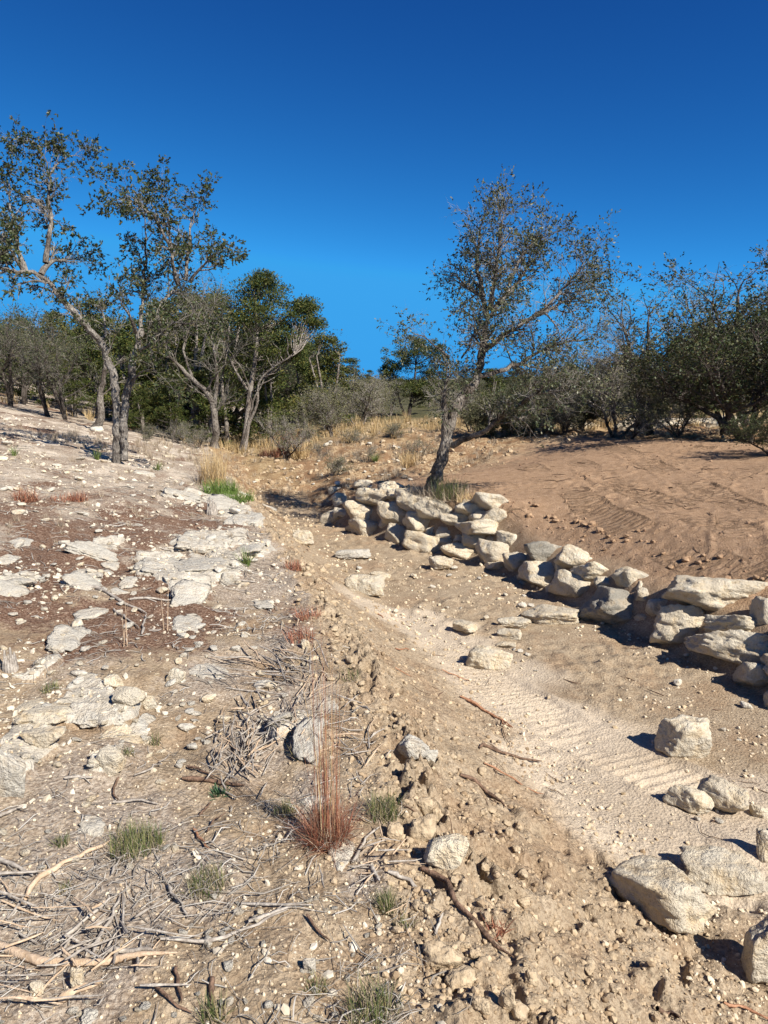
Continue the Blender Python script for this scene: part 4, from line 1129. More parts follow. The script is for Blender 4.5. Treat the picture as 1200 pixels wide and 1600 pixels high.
# the mass of finer litter
def litter_stuff(name, mat, label, n, dens, L0, L1, r0, r1, yr, seed, lift=0.012):
    rg = np.random.default_rng(seed)
    y = yr[0] * (yr[1] / yr[0]) ** rg.random(n * 5); x = rg.uniform(-1, 1, n * 5) * (0.6 * y + .8)
    k = rg.random(n * 5) < dens(x, y)
    x, y = x[k][:n], y[k][:n]; n = len(x)
    a = rg.uniform(0, np.pi, n); L = rg.uniform(L0, L1, n) * np.clip(.6 + .1 * y, .7, 2)
    P = np.zeros((n, 4, 3))
    bend = rg.normal(0, .10, n) * L
    for i, t in enumerate((-.5, -.17, .17, .5)):
        px = x + np.cos(a) * L * t + np.sin(a) * bend * (1 - 4 * t * t); py = y + np.sin(a) * L * t - np.cos(a) * bend * (1 - 4 * t * t)
        P[:, i] = np.stack([px, py, height(px, py) + lift * rg.random(n) + .003], -1)
    P[:, :, 2] += rg.normal(0, .004, (n, 1))
    R = (r0 + (r1 - r0) * rg.random(n) ** 2)[:, None] * np.clip(.6 + .1 * y, .7, 2)[:, None] * np.array([[.8, 1, .9, .4]])
    V, F = tubes(P, R, 3)
    tag(link(name, make_mesh(name, V, F, mat)), label, 'litter', kind='stuff')

GB = None
def d_lit(x, y):
    L = zones(x, y)[3]
    return L * np.clip((near_px(x, y, GREY) ** 2 * 1.2 + .3 * near_px(x, y, LITTER)) * np.clip(.6 + 1.0 * fbm(x * 1.4, y * 1.4, 3, 60), 0.1, 1), 0.02, 1)
def d_lit2(x, y):
    xc = np.interp(y, CREST_Y, CREST_X)
    return zones(x, y)[3] * np.exp(-((x - xc + .45) / .35) ** 2) * np.clip(.4 + pn(x * 1.5, y * 1.5, 61), 0, 1)
litter_stuff('twig_litter', TWIG_PALE, 'fine grey twigs and chaff littering the left bank', 8000, d_lit, .02, .13, .0012, .0035, (1.5, 14), 71)
litter_stuff('crest_litter', TWIG_PALE, 'dead grass and twigs along the bank crest', 3500, d_lit2, .05, .22, .0012, .004, (1.5, 9), 72, .03)
def d_lit3(x, y):
    xc, xt, xw, L, pad, fl = zones(x, y)
    return np.clip((1 - L) * (.02 + .25 * np.clip(pn(x * 1.3, y * 1.3, 62), 0, 1)) + pad * .22, 0, 1)
litter_stuff('root_bits', WOOD_DARK, 'broken bits of root in the turned soil', 800, d_lit3, .04, .16, .0015, .005, (2, 15), 73)

# ------------------------------------------------------------------ grasses and small plants
def blades(n, h, spread, lean, width, K=4, seed=0, droop=0.5, hvar=0.4, base_r=0.03):
    rg = np.random.default_rng(seed)
    az = rg.uniform(0, 2 * np.pi, n); br = base_r * np.sqrt(rg.random(n)); baz = rg.uniform(0, 2 * np.pi, n)
    H = h * (1 - hvar * rg.random(n)); ln = np.abs(rg.normal(0, lean, n)) + spread * rg.random(n)
    P = np.zeros((n, K, 3)); p = np.stack([br * np.cos(baz), br * np.sin(baz), np.full(n, -0.01)], -1)
    P[:, 0] = p
    th = ln.copy()
    for k in range(1, K):
        d = np.stack([np.sin(th) * np.cos(az), np.sin(th) * np.sin(az), np.cos(th)], -1)
        p = p + d * (H / (K - 1))[:, None]
        P[:, k] = p
        th = th + droop * ln * (1.2 / K) + rg.normal(0, .05, n)
    side = np.stack([-np.sin(az + rg.normal(0, .6, n)), np.cos(az), np.zeros(n)], -1)
    side = unit(side + rg.normal(0, .2, (n, 3)))
    wv = width * np.linspace(1, 0.12, K)
    A = P + side[:, None] * wv[None, :, None] / 2; B = P - side[:, None] * wv[None, :, None] / 2
    V = np.stack([A, B], 2).reshape(-1, 3)
    i = np.arange(n)[:, None] * K * 2; k = np.arange(K - 1)[None] * 2
    a = i + k
    F = np.stack([a, a + 1, a + 3, a + 2], -1).reshape(-1, 4)
    return V, F

def tuft(name, u, v, label, cat, layers, group=None):
    """layers: (part name, material, blades kwargs)"""
    p = hit(u, v)
    if len(layers) == 1:
        nm, mat, kw = layers[0]
        return tag(link(name, make_mesh(name, *blades(**kw), mat, False), p), label, cat, group)
    e = empty(name, p)
    for nm, mat, kw in layers:
        link(nm, make_mesh(nm, *blades(**kw), mat, False), parent=e)
    return tag(e, label, cat, group)

# tall red bunchgrass, centre foreground
tuft('bunchgrass', 512, 1312, 'tall rusty red bunchgrass with thin upright stalks in the centre foreground', 'grass clump', [
    ('stalk', GRASS_RED, dict(n=60, h=0.92, spread=.05, lean=.05, width=.0026, K=7, seed=1, droop=.25, hvar=.5, base_r=.05)),
    ('leaf_tuft', GRASS_RED, dict(n=680, h=0.20, spread=.8, lean=.35, width=.0026, K=4, seed=2, droop=.9, base_r=.075)),
    ('dead_blade', GRASS_DRY, dict(n=120, h=0.17, spread=1.2, lean=.2, width=.003, K=4, seed=3, droop=.6, base_r=.08)),
    ('seed_plume', GRASS_GOLD, dict(n=16, h=0.95, spread=.05, lean=.05, width=.003, K=6, seed=4, droop=.3, hvar=.25, base_r=.04))])
GT = [(213, 1325, .10, 420, .09, 'largest green grass tuft in the lower left foreground'), (325, 1385, .075, 230, .07, 'second green grass tuft, down right of the largest one'),
      (582, 1590, .11, 330, .07, 'green and straw tuft at the bottom edge left of the clods'), (600, 1272, .11, 260, .06, 'dark green tuft hidden behind the crumbled crest'),
      (604, 1420, .09, 130, .03, 'thin green tuft beside the grey weathered stick'), (495, 1545, .06, 120, .03, 'small brownish tuft beside the white upright stone'),
      (96, 1318, .05, 90, .025, 'small tuft left of the largest green tuft'), (103, 1390, .05, 80, .025, 'small green tuft below the brown curved branch'),
      (243, 1160, .09, 70, .03, 'thin straw and green tuft among the stone slabs'), (200, 1178, .06, 90, .03, 'low orange-brown tuft left of the thin straw tuft'),
      (80, 1078, .07, 90, .04, 'dark tuft beside the broad pale stone'), (333, 1590, .08, 90, .03, 'tuft around the stubby dark stick at the bottom edge'),
      (445, 1270, .07, 100, .04, 'short dark tuft left of the red bunchgrass'), (470, 1180, .08, 90, .04, 'greenish tuft in the twigs behind the red bunchgrass'),
      (548, 1060, .10, 110, .05, 'straw-coloured tuft at the crest behind the red stalks'), (630, 1450, .06, 90, .03, 'low straw tuft right of the thin green tuft')]
for i, (u, v, h, n, br, lab) in enumerate(GT):
    straw = any(k in lab for k in ('straw', 'brown'))
    L = [('green_blade', GRASS_GREEN, dict(n=int(n * (.55 if straw else 1)), h=h, spread=.55, lean=.25, width=.0032, K=4, seed=20 + i, droop=.8, base_r=br)),
         ('dead_blade', GRASS_DRY, dict(n=int(n * .5), h=h * .85, spread=1.0, lean=.3, width=.003, K=4, seed=50 + i, droop=.8, base_r=br * 1.2))]
    tuft('grass_tuft', u, v, lab, 'grass tuft', L)
for i, (u, v, h, n, br, lab) in enumerate([(40, 783, .22, 260, .14, 'round rusty grass clump at the far left'), (98, 782, .12, 120, .14, 'low rusty grass patch right of the round rusty clump'), (122, 782, .16, 160, .12, 'rusty grass clump, right of the low patch'),
        (480, 965, .12, 200, .10, 'dark red tuft on the crest, highest of two'), (470, 997, .12, 180, .10, 'dark red tuft on the crest, lower of two'), (768, 1450, .07, 110, .05, 'reddish dead tuft beside the long dark branch'), (460, 888, .12, 140, .1, 'red grass tuft at the crest near the lone pale stone')]):
    tuft('red_grass', u, v, lab, 'grass clump', [('red_grass', GRASS_RED, dict(n=n, h=h, spread=.8, lean=.3, width=.004 if v > 900 else .008, K=4, seed=80 + i, droop=.8, base_r=br))])
for i, (u, v, h, n, br, lab) in enumerate([(452, 708, .75, 160, .35, 'rusty bunchgrass by the right-hand grey tree at the channel head'), (468, 716, .6, 140, .25, 'orange-red bunchgrass right of the first one at the channel head'),
        (425, 716, .4, 140, .4, 'low orange grass left of the channel head bunchgrass'), (640, 730, .45, 100, .2, 'reddish grass clump on the eroded bank near the oak')]):
    tuft('red_grass', u, v, lab, 'grass clump', [('red_grass', GRASS_RED if i % 2 == 0 else GRASS_GOLD, dict(n=n * 2, h=h, spread=.35, lean=.2, width=.014, K=4, seed=90 + i, droop=.6, base_r=br))])
# golden bunchgrass with green base at the channel bend
tuft('bunchgrass', 333, 757, 'tall golden bunchgrass beside the shaded channel', 'grass clump', [
    ('golden_stem', GRASS_GOLD, dict(n=420, h=0.72, spread=.28, lean=.14, width=.007, K=5, seed=5, droop=.5, hvar=.5, base_r=.22)),
    ('dead_blade', GRASS_DRY, dict(n=220, h=0.4, spread=.7, lean=.3, width=.008, K=4, seed=6, droop=.8, base_r=.3))])
tuft('green_grass', 345, 770, 'bright green grass at the foot of the golden bunchgrass', 'grass clump', [('green_grass', GRASS_BRIGHT, dict(n=420, h=0.28, spread=.6, lean=.3, width=.009, K=4, seed=7, droop=.7, base_r=.26))])
tuft('green_grass', 372, 782, 'bright green grass trailing down toward the shaded channel', 'grass clump', [('green_grass', GRASS_BRIGHT, dict(n=300, h=0.22, spread=.7, lean=.3, width=.009, K=4, seed=8, droop=.7, base_r=.24))])
for (u, v, h, n, s, lab) in [(385, 885, .24, 60, .9, 'small green yucca with arching leaves on the outcrop'), (587, 722, .34, 90, .8, 'green yucca rosette on the eroded bank'), (246, 735, .22, 50, .8, 'small green yucca beside the cream stones at the oak'), (22, 712, .2, 40, .8, 'small green yucca on the far left bank'),
                             (152, 718, .25, 60, .6, 'yellow-green grass clump left of the twin trunks')]:
    tuft('yucca' if 'yucca' in lab else 'grass_tuft', u, v, lab, 'yucca' if 'yucca' in lab else 'grass tuft', [('yucca', SOTOL, dict(n=n, h=h, spread=s, lean=.2, width=.012, K=5, seed=int(u), droop=.6, base_r=.03))])
tuft('green_herb', 343, 1240, 'small dark teal-green herb in front of the dark branch', 'small plant', [('green_herb', HERB, dict(n=90, h=.055, spread=1.0, lean=.3, width=.008, K=3, seed=31, droop=.6, base_r=.03))])
# weeds at the oak's foot
tuft('weed', 700, 778, 'green and brown weeds growing at the foot of the leaning oak', 'weeds', [
    ('green_stem', GRASS_GREEN, dict(n=240, h=.42, spread=.5, lean=.3, width=.008, K=4, seed=32, droop=.5, base_r=.25)),
    ('dead_stem', GRASS_DRY, dict(n=300, h=.30, spread=.8, lean=.3, width=.007, K=4, seed=33, droop=.6, base_r=.4))])
tuft('weed', 738, 782, 'low dry weeds on top of the wall right of the oak', 'weeds', [('weed', GRASS_GOLD, dict(n=200, h=.2, spread=.8, lean=.3, width=.007, K=4, seed=34, droop=.6, base_r=.25))])
tuft('weed', 655, 772, 'dry brown weeds left of the oak trunk', 'weeds', [('weed', GRASS_DRY, dict(n=200, h=.3, spread=.8, lean=.3, width=.007, K=4, seed=35, droop=.6, base_r=.22))])
for (u, v, lab) in [(258, 985, 'single dry stalk standing over the brown litter'), (195, 1010, 'lone thin straw stalk between the slabs'), (165, 905, 'dark upright stick at left above the thin slab')]:
    tuft('dry_stalk', u, v, lab, 'dry stalk', [('dry_stalk', WOOD_TAN if 'stalk' in lab else WOOD_DARK, dict(n=4 if 'stalk' in lab else 2, h=.42 if 'stalk' in lab else .2, spread=.12, lean=.05, width=.006, K=5, seed=int(u), droop=.3, base_r=.02))])
# dry golden grass along the far terrace: too many to count
def terrace_grass():
    rg = np.random.default_rng(77)
    b = Bag()
    base = [blades(26, .45, .35, .2, .02, 4, 200 + k, .5, .4, .12) for k in range(5)]
    for i in range(420):
        x, y = rg.uniform(-6, 10), rg.uniform(21.5, 27)
        if i > 240: x, y = rg.uniform(-30, 26), rg.uniform(24, 34)
        if zones(np.array([x]), np.array([y]))[4][0] > .3: continue
        z = height(np.array([x]), np.array([y]))[0]
        V, F = base[i % 5]
        b.add(V * rg.uniform(.5, 1.1) + np.array([x, y, z]), F)
    tag(link('terrace_grass', b.mesh('terrace_grass', GRASS_GOLD, False)), 'dry golden grass along the terrace behind the eroded bank', 'grass', kind='stuff')
    b = Bag()
    for i in range(420):
        x, y = rg.uniform(-7, 3), rg.uniform(14, 23)
        if zones(np.array([x]), np.array([y]))[4][0] > .3: continue
        z = height(np.array([x]), np.array([y]))[0]
        V, F = base[i % 5]
        b.add(V * rg.uniform(.2, .5) + np.array([x, y, z]), F)
    for i in range(520):
        x, y = rg.uniform(-12, -1.5), rg.uniform(6.5, 18)
        if zones(np.array([x]), np.array([y]))[3][0] < .8: continue
        z = height(np.array([x]), np.array([y]))[0]
        V, F = base[i % 5]
        b.add(V * rg.uniform(.10, .26) + np.array([x, y, z]), F)
    tag(link('sparse_grass', b.mesh('sparse_grass', GRASS_DRY, False)), 'sparse dead grass on the stony banks', 'grass', kind='stuff')
terrace_grass()

# stumps: splintered cut ends with upright slivers
def stump(u, v, r, h, label):
    p = hit(u, v)
    e = empty('stump', p)
    n = 14; rg = np.random.default_rng(int(u))
    a = np.arange(n) / n * 6.283
    P = np.zeros((n, 4, 3))
    for i in range(4):
        rr = r * (1.25 - .12 * i) * (1 + rg.normal(0, .08, n))
        P[:, i] = np.stack([rr * .7 * np.cos(a), rr * .7 * np.sin(a), np.full(n, h * (i / 3)) * (1 + (rg.normal(0, .18, n) if i == 3 else 0)) - .02], -1)
    link('sliver', make_mesh('sliver', *tubes(P, np.full((n, 4), r * .28) * np.array([[1, 1, .9, .5]]), 5), WOOD_GREY), parent=e)
    t = np.linspace(0, 1, 5)
    core = np.stack([t * 0, t * 0, t * h * .8 - .02], -1)
    link('core', make_mesh('core', *tubes(core[None], np.array([[r * .9, r * .85, r * .8, r * .7, 0.002]]), 9), WOOD_TAN), parent=e)
    return tag(e, label, 'stump')
stump(331, 803, .07, .16, 'small weathered stump standing on the outcrop edge')
stump(16, 1046, .04, .10, 'grey splintered stump at the left edge of the bank')

# ------------------------------------------------------------------ trees
def gen(o, d, L, K, wig, up, rg):
    n = len(o)
    P = np.zeros((n, K, 3)); P[:, 0] = o; p = o.copy()
    for k in range(1, K):
        d = unit(d + rg.normal(0, wig, (n, 3)) + np.array([0, 0, up]))
        p = p + d * (L / (K - 1))[:, None]
        P[:, k] = p
    return P

def spawn(P, R, n_each, tmin, angle, rg, tpow=1.0):
    """children along centre lines"""
    N, K, _ = P.shape
    idx = np.repeat(np.arange(N), n_each)
    t = tmin + (1 - tmin) * rg.random(len(idx)) ** tpow
    f = t * (K - 1); i = np.minimum(f.astype(int), K - 2); f = f - i
    o = P[idx, i] * (1 - f)[:, None] + P[idx, i + 1] * f[:, None]
    tan = unit(P[idx, i + 1] - P[idx, i])
    r = R[idx, i] * (1 - f) + R[idx, i + 1] * f
    perp = unit(np.cross(tan, rg.normal(size=(len(idx), 3))))
    a = RAD(angle) * rg.uniform(.6, 1.3, len(idx))
    d = tan * np.cos(a)[:, None] + perp * np.sin(a)[:, None]
    return o, d, r, t, idx

def leaf_quads(C, D, size, rg, aspect=.5):
    n = len(C)
    D = unit(D + rg.normal(0, .8, (n, 3)))
    S = unit(np.cross(D, rg.normal(size=(n, 3))))
    L = size * rg.uniform(.6, 1.25, n)[:, None]
    V = np.stack([C, C + D * L * .5 + S * L * aspect * .5, C + D * L, C + D * L * .5 - S * L * aspect * .5], 1).reshape(-1, 3)
    F = np.arange(n * 4).reshape(-1, 4)
    return V, F

def resample(pts, n):
    A = np.array(pts, float)
    seg = np.r_[0, np.cumsum(np.linalg.norm(np.diff(A[:, :3], axis=0), axis=1))]
    t = np.linspace(0, seg[-1], n)
    return np.stack([np.interp(t, seg, A[:, k]) for k in range(A.shape[1])], -1), seg[-1]

def smooth_line(P, it=2):
    P = P.copy()
    for _ in range(it):
        P[1:-1] = P[1:-1] * .5 + (P[:-2] + P[2:]) * .25
    return P

def oak_from_limbs(name, base, limbs, label, seed, leaf_mat, twig_mat, bark, dens=1.0, L1=(.5, 1.3), L2=(.25, .6), L3=(.12, .3), n2=7, n3=6, leaf=.04, leafn=3, leafprob=.6, up=.06, cat='tree', group=None, tmin=.3, cut=0.0):
    """limbs: (points (x,y,z) relative to base, r0, r1, bear)"""
    rg = np.random.default_rng(seed)
    e = empty(name, base)
    wood = Bag(); tw = Bag(); O = []; Dd = []; Rr = []
    for pts, r0, r1, bear in limbs:
        if cut and r1 <= .02:
            P, L = resample(pts, 40)
            keep = max(.55, 1 - cut / L)
            pts = P[:max(6, int(40 * keep))]
            P, L = resample(pts, max(7, int(L * keep * 9)))
        else:
            P, L = resample(pts, max(7, int(len(pts) * 4)))
        P = smooth_line(P, 2)
        P[1:-1] += rg.normal(0, .012, P[1:-1].shape)
        K = len(P); R = np.linspace(r0, r1, K)
        if r0 > .11: R[0] *= 1.35; R[1] *= 1.12
        R = R * (1 + .06 * np.sin(np.arange(K) * 1.7))
        wood.tube(P[None], R[None], 10 if r0 > .06 else 7)
        if bear > 0:
            n = int(L * 6.2 * dens * bear)
            o, d, r, t, _ = spawn(P[None], R[None], n, tmin, 52, rg)
            O.append(o); Dd.append(d); Rr.append(r)
            # the tip itself goes on
            tip = unit(P[-1] - P[-2])[None]
            O.append(np.repeat(P[-1:], 3, 0)); Dd.append(unit(tip + rg.normal(0, .35, (3, 3)))); Rr.append(np.full(3, r1))
    o = np.concatenate(O); d = np.concatenate(Dd); r = np.concatenate(Rr)
    d = unit(d + np.array([0, 0, .15]))
    Ln = rg.uniform(*L1, len(o))
    P1 = gen(o, d, Ln, 7, .20, up, rg)
    r1 = np.minimum(r * .6, .022) * (0.6 + .4 * Ln / L1[1])
    R1 = r1[:, None] * np.linspace(1, .30, 7)[None]
    wood.tube(P1, R1, 5)
    o, d, r, t, i1 = spawn(P1, R1, n2, .15, 50, rg)
    P2 = gen(o, d, rg.uniform(*L2, len(o)), 5, .24, up, rg)
    R2 = np.minimum(r * .65, .008)[:, None] * np.linspace(1, .35, 5)[None]
    tw.tube(P2, R2, 3)
    leafy1 = rg.random(len(P1)) < leafprob
    o, d, r, t, i2 = spawn(P2, R2, n3, .1, 48, rg)
    P3 = gen(o, d, rg.uniform(*L3, len(o)), 2, .2, up * .5, rg)
    R3 = np.minimum(r * .7, .0045)[:, None] * np.linspace(1, .3, 2)[None]
    tw.tube(P3, R3, 3)
    lp = leafy1[i1[i2]] | (rg.random(len(P3)) < .12)
    Pl = P3[lp]
    f = np.tile(np.linspace(.55, 1, leafn), len(Pl))[:, None]
    Q = np.repeat(Pl, leafn, 0)
    C = Q[:, 0] * (1 - f) + Q[:, 1] * f
    T = unit(Q[:, 1] - Q[:, 0])
    V, F = leaf_quads(C, T, leaf, rg)
    link('trunk', wood.mesh('trunk', bark), parent=e)
    link('twigs', tw.mesh('twigs', twig_mat), parent=e)
    link('crown', make_mesh('crown', V, F, leaf_mat, False), parent=e)
    return tag(e, label, cat, group)

def traced(base, pts):
    """photo points on a tree -> points relative to its base; third value = metres nearer(-)/farther(+)"""
    out = []
    for p in pts:
        u, v = p[0], p[1]; dy = p[2] if len(p) > 2 else 0
        d = ray([u], [v])[0]
        t = (base.y + dy) / d[1]
        q = EYE + t * d
        out.append((q[0] - base.x, q[1] - base.y, q[2] - base.z))
    return out

def z3(pts): return [(560 + p[0] / 2.727, 240 + p[1] / 2.727, *(p[2:])) for p in pts]
def z1(pts): return [(p[0] / 2.667, 150 + p[1] / 2.667, *(p[2:])) for p in pts]

# leaning oak behind the boulder wall
bR = hit(672, 768, base_h); bR.z -= 0.03
limbsR = [
    (z3([(300, 1450), (340, 1340), (375, 1240), (393, 1150), (408, 1090)]), .108, .075, 0),
    (z3([(408, 1090), (450, 1040, .05), (510, 950, .1), (522, 880, .15), (532, 800, .2), (548, 700, .2), (600, 630, .1), (640, 550, 0), (690, 450, -.2)]), .085, .02, 1.0),
    (z3([(372, 1220), (366, 1130, -.1), (368, 1060, -.15), (378, 950, -.2), (388, 860, -.3), (380, 780, -.4)]), .065, .018, .7),
    (z3([(388, 870, -.3), (300, 800, -.5), (200, 740, -.6), (110, 700, -.7)]), .018, .006, .5),
    (z3([(548, 700, .2), (530, 600, .3), (455, 562, .4), (370, 520, .6), (300, 430, .7)]), .05, .012, 1.0),
    (z3([(530, 610, .3), (500, 450, .4), (525, 300, .3), (560, 180, .2), (592, 90, .1)]), .045, .008, 1.1),
    (z3([(560, 660, .2), (590, 450, -.4), (610, 300, -.6), (640, 170, -.6), (720, 85, -.6)]), .045, .008, 1.1),
    (z3([(535, 840, .15), (600, 780, -.2), (670, 742, -.4), (760, 740, -.6), (860, 752, -.7)]), .045, .015, .9),
    (z3([(680, 740, -.4), (800, 660, -.3), (870, 580, -.2), (960, 470, 0), (1060, 300, .1)]), .034, .008, 1.0),
    (z3([(760, 690, -.3), (900, 620, .4), (1000, 560, .7), (1110, 470, .9)]), .03, .007, 1.0),
    (z3([(600, 640, .1), (700, 520, .8), (780, 400, 1.1), (850, 280, 1.3)]), .04, .008, 1.0),
    (z3([(640, 560, 0), (700, 420, .3), (760, 360, .4), (900, 320, .3), (1010, 280, .3)]), .025, .005, .6),
    (z3([(510, 950, .1), (620, 920, .4), (720, 882, .6), (800, 830, .7), (880, 800, .7), (1010, 790, .8), (1110, 660, .9)]), .042, .010, .9),
    (z3([(440, 870, .0), (480, 800, -.2), (505, 740, -.4), (450, 650, -.6), (410, 600, -.8)]), .016, .006, .8),
    (z3([(400, 1245), (450, 1212, -.2), (530, 1190, -.5), (590, 1140, -.7), (700, 1060, -.9), (800, 1005, -1.0), (950, 1010, -1.1), (1080, 980, -1.1)]), .05, .012, .8),
    (z3([(700, 1060, -.9), (780, 1000, -1.3), (880, 900, -1.6), (990, 880, -1.8)]), .03, .008, .9),
]
limbsR = [(traced(bR, p), a, b, c) for p, a, b, c in limbsR]
oak_from_limbs('leaning_oak', bR, limbsR, 'leaning live oak with grey forked trunk growing behind the stacked boulder wall', 3, OAK_LEAF_DRY, TWIG, BARK,
               dens=1.85, L1=(.22, .62), L2=(.14, .36), L3=(.08, .20), n2=6, n3=6, leaf=.046, leafn=4, leafprob=.58, up=.0, cut=.62)

# twin-trunk oak on the left bank
bL = hit(187, 726, base_h); bL.z -= 0.03
limbsL = [
    (z1([(487, 1530), (485, 1440), (487, 1340), (483, 1240), (470, 1150), (450, 1110)]), .070, .062, 0),
    (z1([(518, 1520), (520, 1440), (516, 1340), (522, 1260), (540, 1190), (552, 1120)]), .062, .066, 0),
    (z1([(452, 1115), (430, 1040, -.1), (380, 980, -.3), (300, 895, -.5), (240, 830, -.6), (215, 780, -.7), (165, 745, -.7), (110, 735, -.8), (20, 730, -1.0), (-80, 690, -1.2)]), .058, .025, .75),
    (z1([(170, 745, -.7), (190, 695, -.6), (235, 680, -.3), (330, 680, .1), (400, 660, .4)]), .05, .012, .7),
    (z1([(110, 735, -.8), (60, 560, -.6), (40, 420, -.5), (50, 300, -.5)]), .04, .01, 1.0),
    (z1([(190, 695, -.6), (215, 560, -.4), (200, 420, -.3), (205, 300, -.2), (160, 200, -.2), (140, 110, -.2)]), .045, .008, 1.1),
    (z1([(205, 330, -.2), (260, 260, -.1), (340, 240, 0), (430, 285, .2)]), .02, .006, 1.0),
    (z1([(150, 200, -.2), (100, 180, -.3), (40, 150, -.4)]), .015, .006, .9),
    (z1([(100, 735, -.8), (40, 620, -1.1), (-40, 540, -1.3), (-120, 450, -1.4)]), .035, .01, 1.1),
    (z1([(20, 730, -1.0), (-60, 760, -1.1), (-120, 800, -1.2)]), .02, .008, .7),
    (z1([(552, 1120), (575, 1020, .1), (620, 950, .2), (680, 870, .3), (700, 830, .3), (740, 790, .4), (790, 775, .4), (850, 770, .4)]), .058, .02, .8),
    (z1([(745, 790, .4), (715, 700, .2), (720, 640, .1), (700, 540, 0), (690, 420, -.1), (740, 330, -.1)]), .04, .008, 1.1),
    (z1([(775, 770, .4), (785, 650, .5), (790, 540, .7), (830, 440, .9), (860, 370, 1.0)]), .035, .008, 1.0),
    (z1([(790, 775, .4), (860, 680, .2), (940, 640, 0), (1020, 650, -.1)]), .03, .008, 1.0),
    (z1([(720, 640, .1), (640, 500, -.3), (560, 430, -.5), (470, 390, -.6), (390, 400, -.6)]), .03, .007, 1.1),
    (z1([(575, 1020, .1), (600, 800, .6), (610, 620, .7), (600, 480, .7), (640, 380, .8)]), .04, .008, 1.0),
    (z1([(565, 985, .0), (540, 920, -.3), (500, 850, -.5), (480, 700, -.6)]), .035, .008, .5),
    (z1([(430, 1040, -.1), (440, 940, .2), (410, 850, .3), (380, 800, .4)]), .03, .01, 1.1),
    (z1([(560, 1080, .1), (640, 1020, -.4), (720, 940, -.7), (850, 950, -.9), (900, 1000, -1.)]), .035, .008, .8),
    (z1([(540, 1190), (620, 1130, -.5), (700, 1190, -.7), (760, 1260, -.8)]), .02, .006, .4),
]
limbsL = [(traced(bL, p), a, b, c) for p, a, b, c in limbsL]
oak_from_limbs('twin_trunk_oak', bL, limbsL, 'tall oak with two pale trunks and one long arm reaching left, on the left bank', 4, OAK_LEAF, TWIG, BARK_PALE,
               dens=1.2, L1=(.22, .55), L2=(.13, .30), L3=(.06, .16), n2=6, n3=6, leaf=.052, leafn=6, leafprob=.62, up=.0, cut=.45)

# generic shapes ------------------------------------------------------------
def generic_limbs(rg, H, stems=3, spread=.5, r=.09, lean=0):
    limbs = []
    for s in range(stems):
        az = rg.uniform(0, 6.28) if stems > 1 else 0
        pts = [(0, 0, -.05)]; p = np.array([0, 0, 0.0]); th = rg.uniform(.1, spread)
        for k in range(6):
            th += rg.normal(0, .14); az += rg.normal(0, .3)
            p = p + np.array([math.sin(th) * math.cos(az) + lean * .2, math.sin(th) * math.sin(az), math.cos(th)]) * H * .75 / 6
            pts.append(tuple(p))
        limbs.append((pts, r, r * .3, 1.0))
        for b in range(3):
            i = rg.integers(2, 5); q = np.array(pts[i]); az2 = rg.uniform(0, 6.28); th2 = rg.uniform(.6, 1.3); pp = [tuple(q)]
            for k in range(4):
                th2 -= .08; q = q + np.array([math.sin(th2) * math.cos(az2), math.sin(th2) * math.sin(az2), math.cos(th2)]) * H * .11
                q = q + rg.normal(0, .04, 3); pp.append(tuple(q))
            limbs.append((pp, r * .5, r * .12, 1.0))
    return limbs

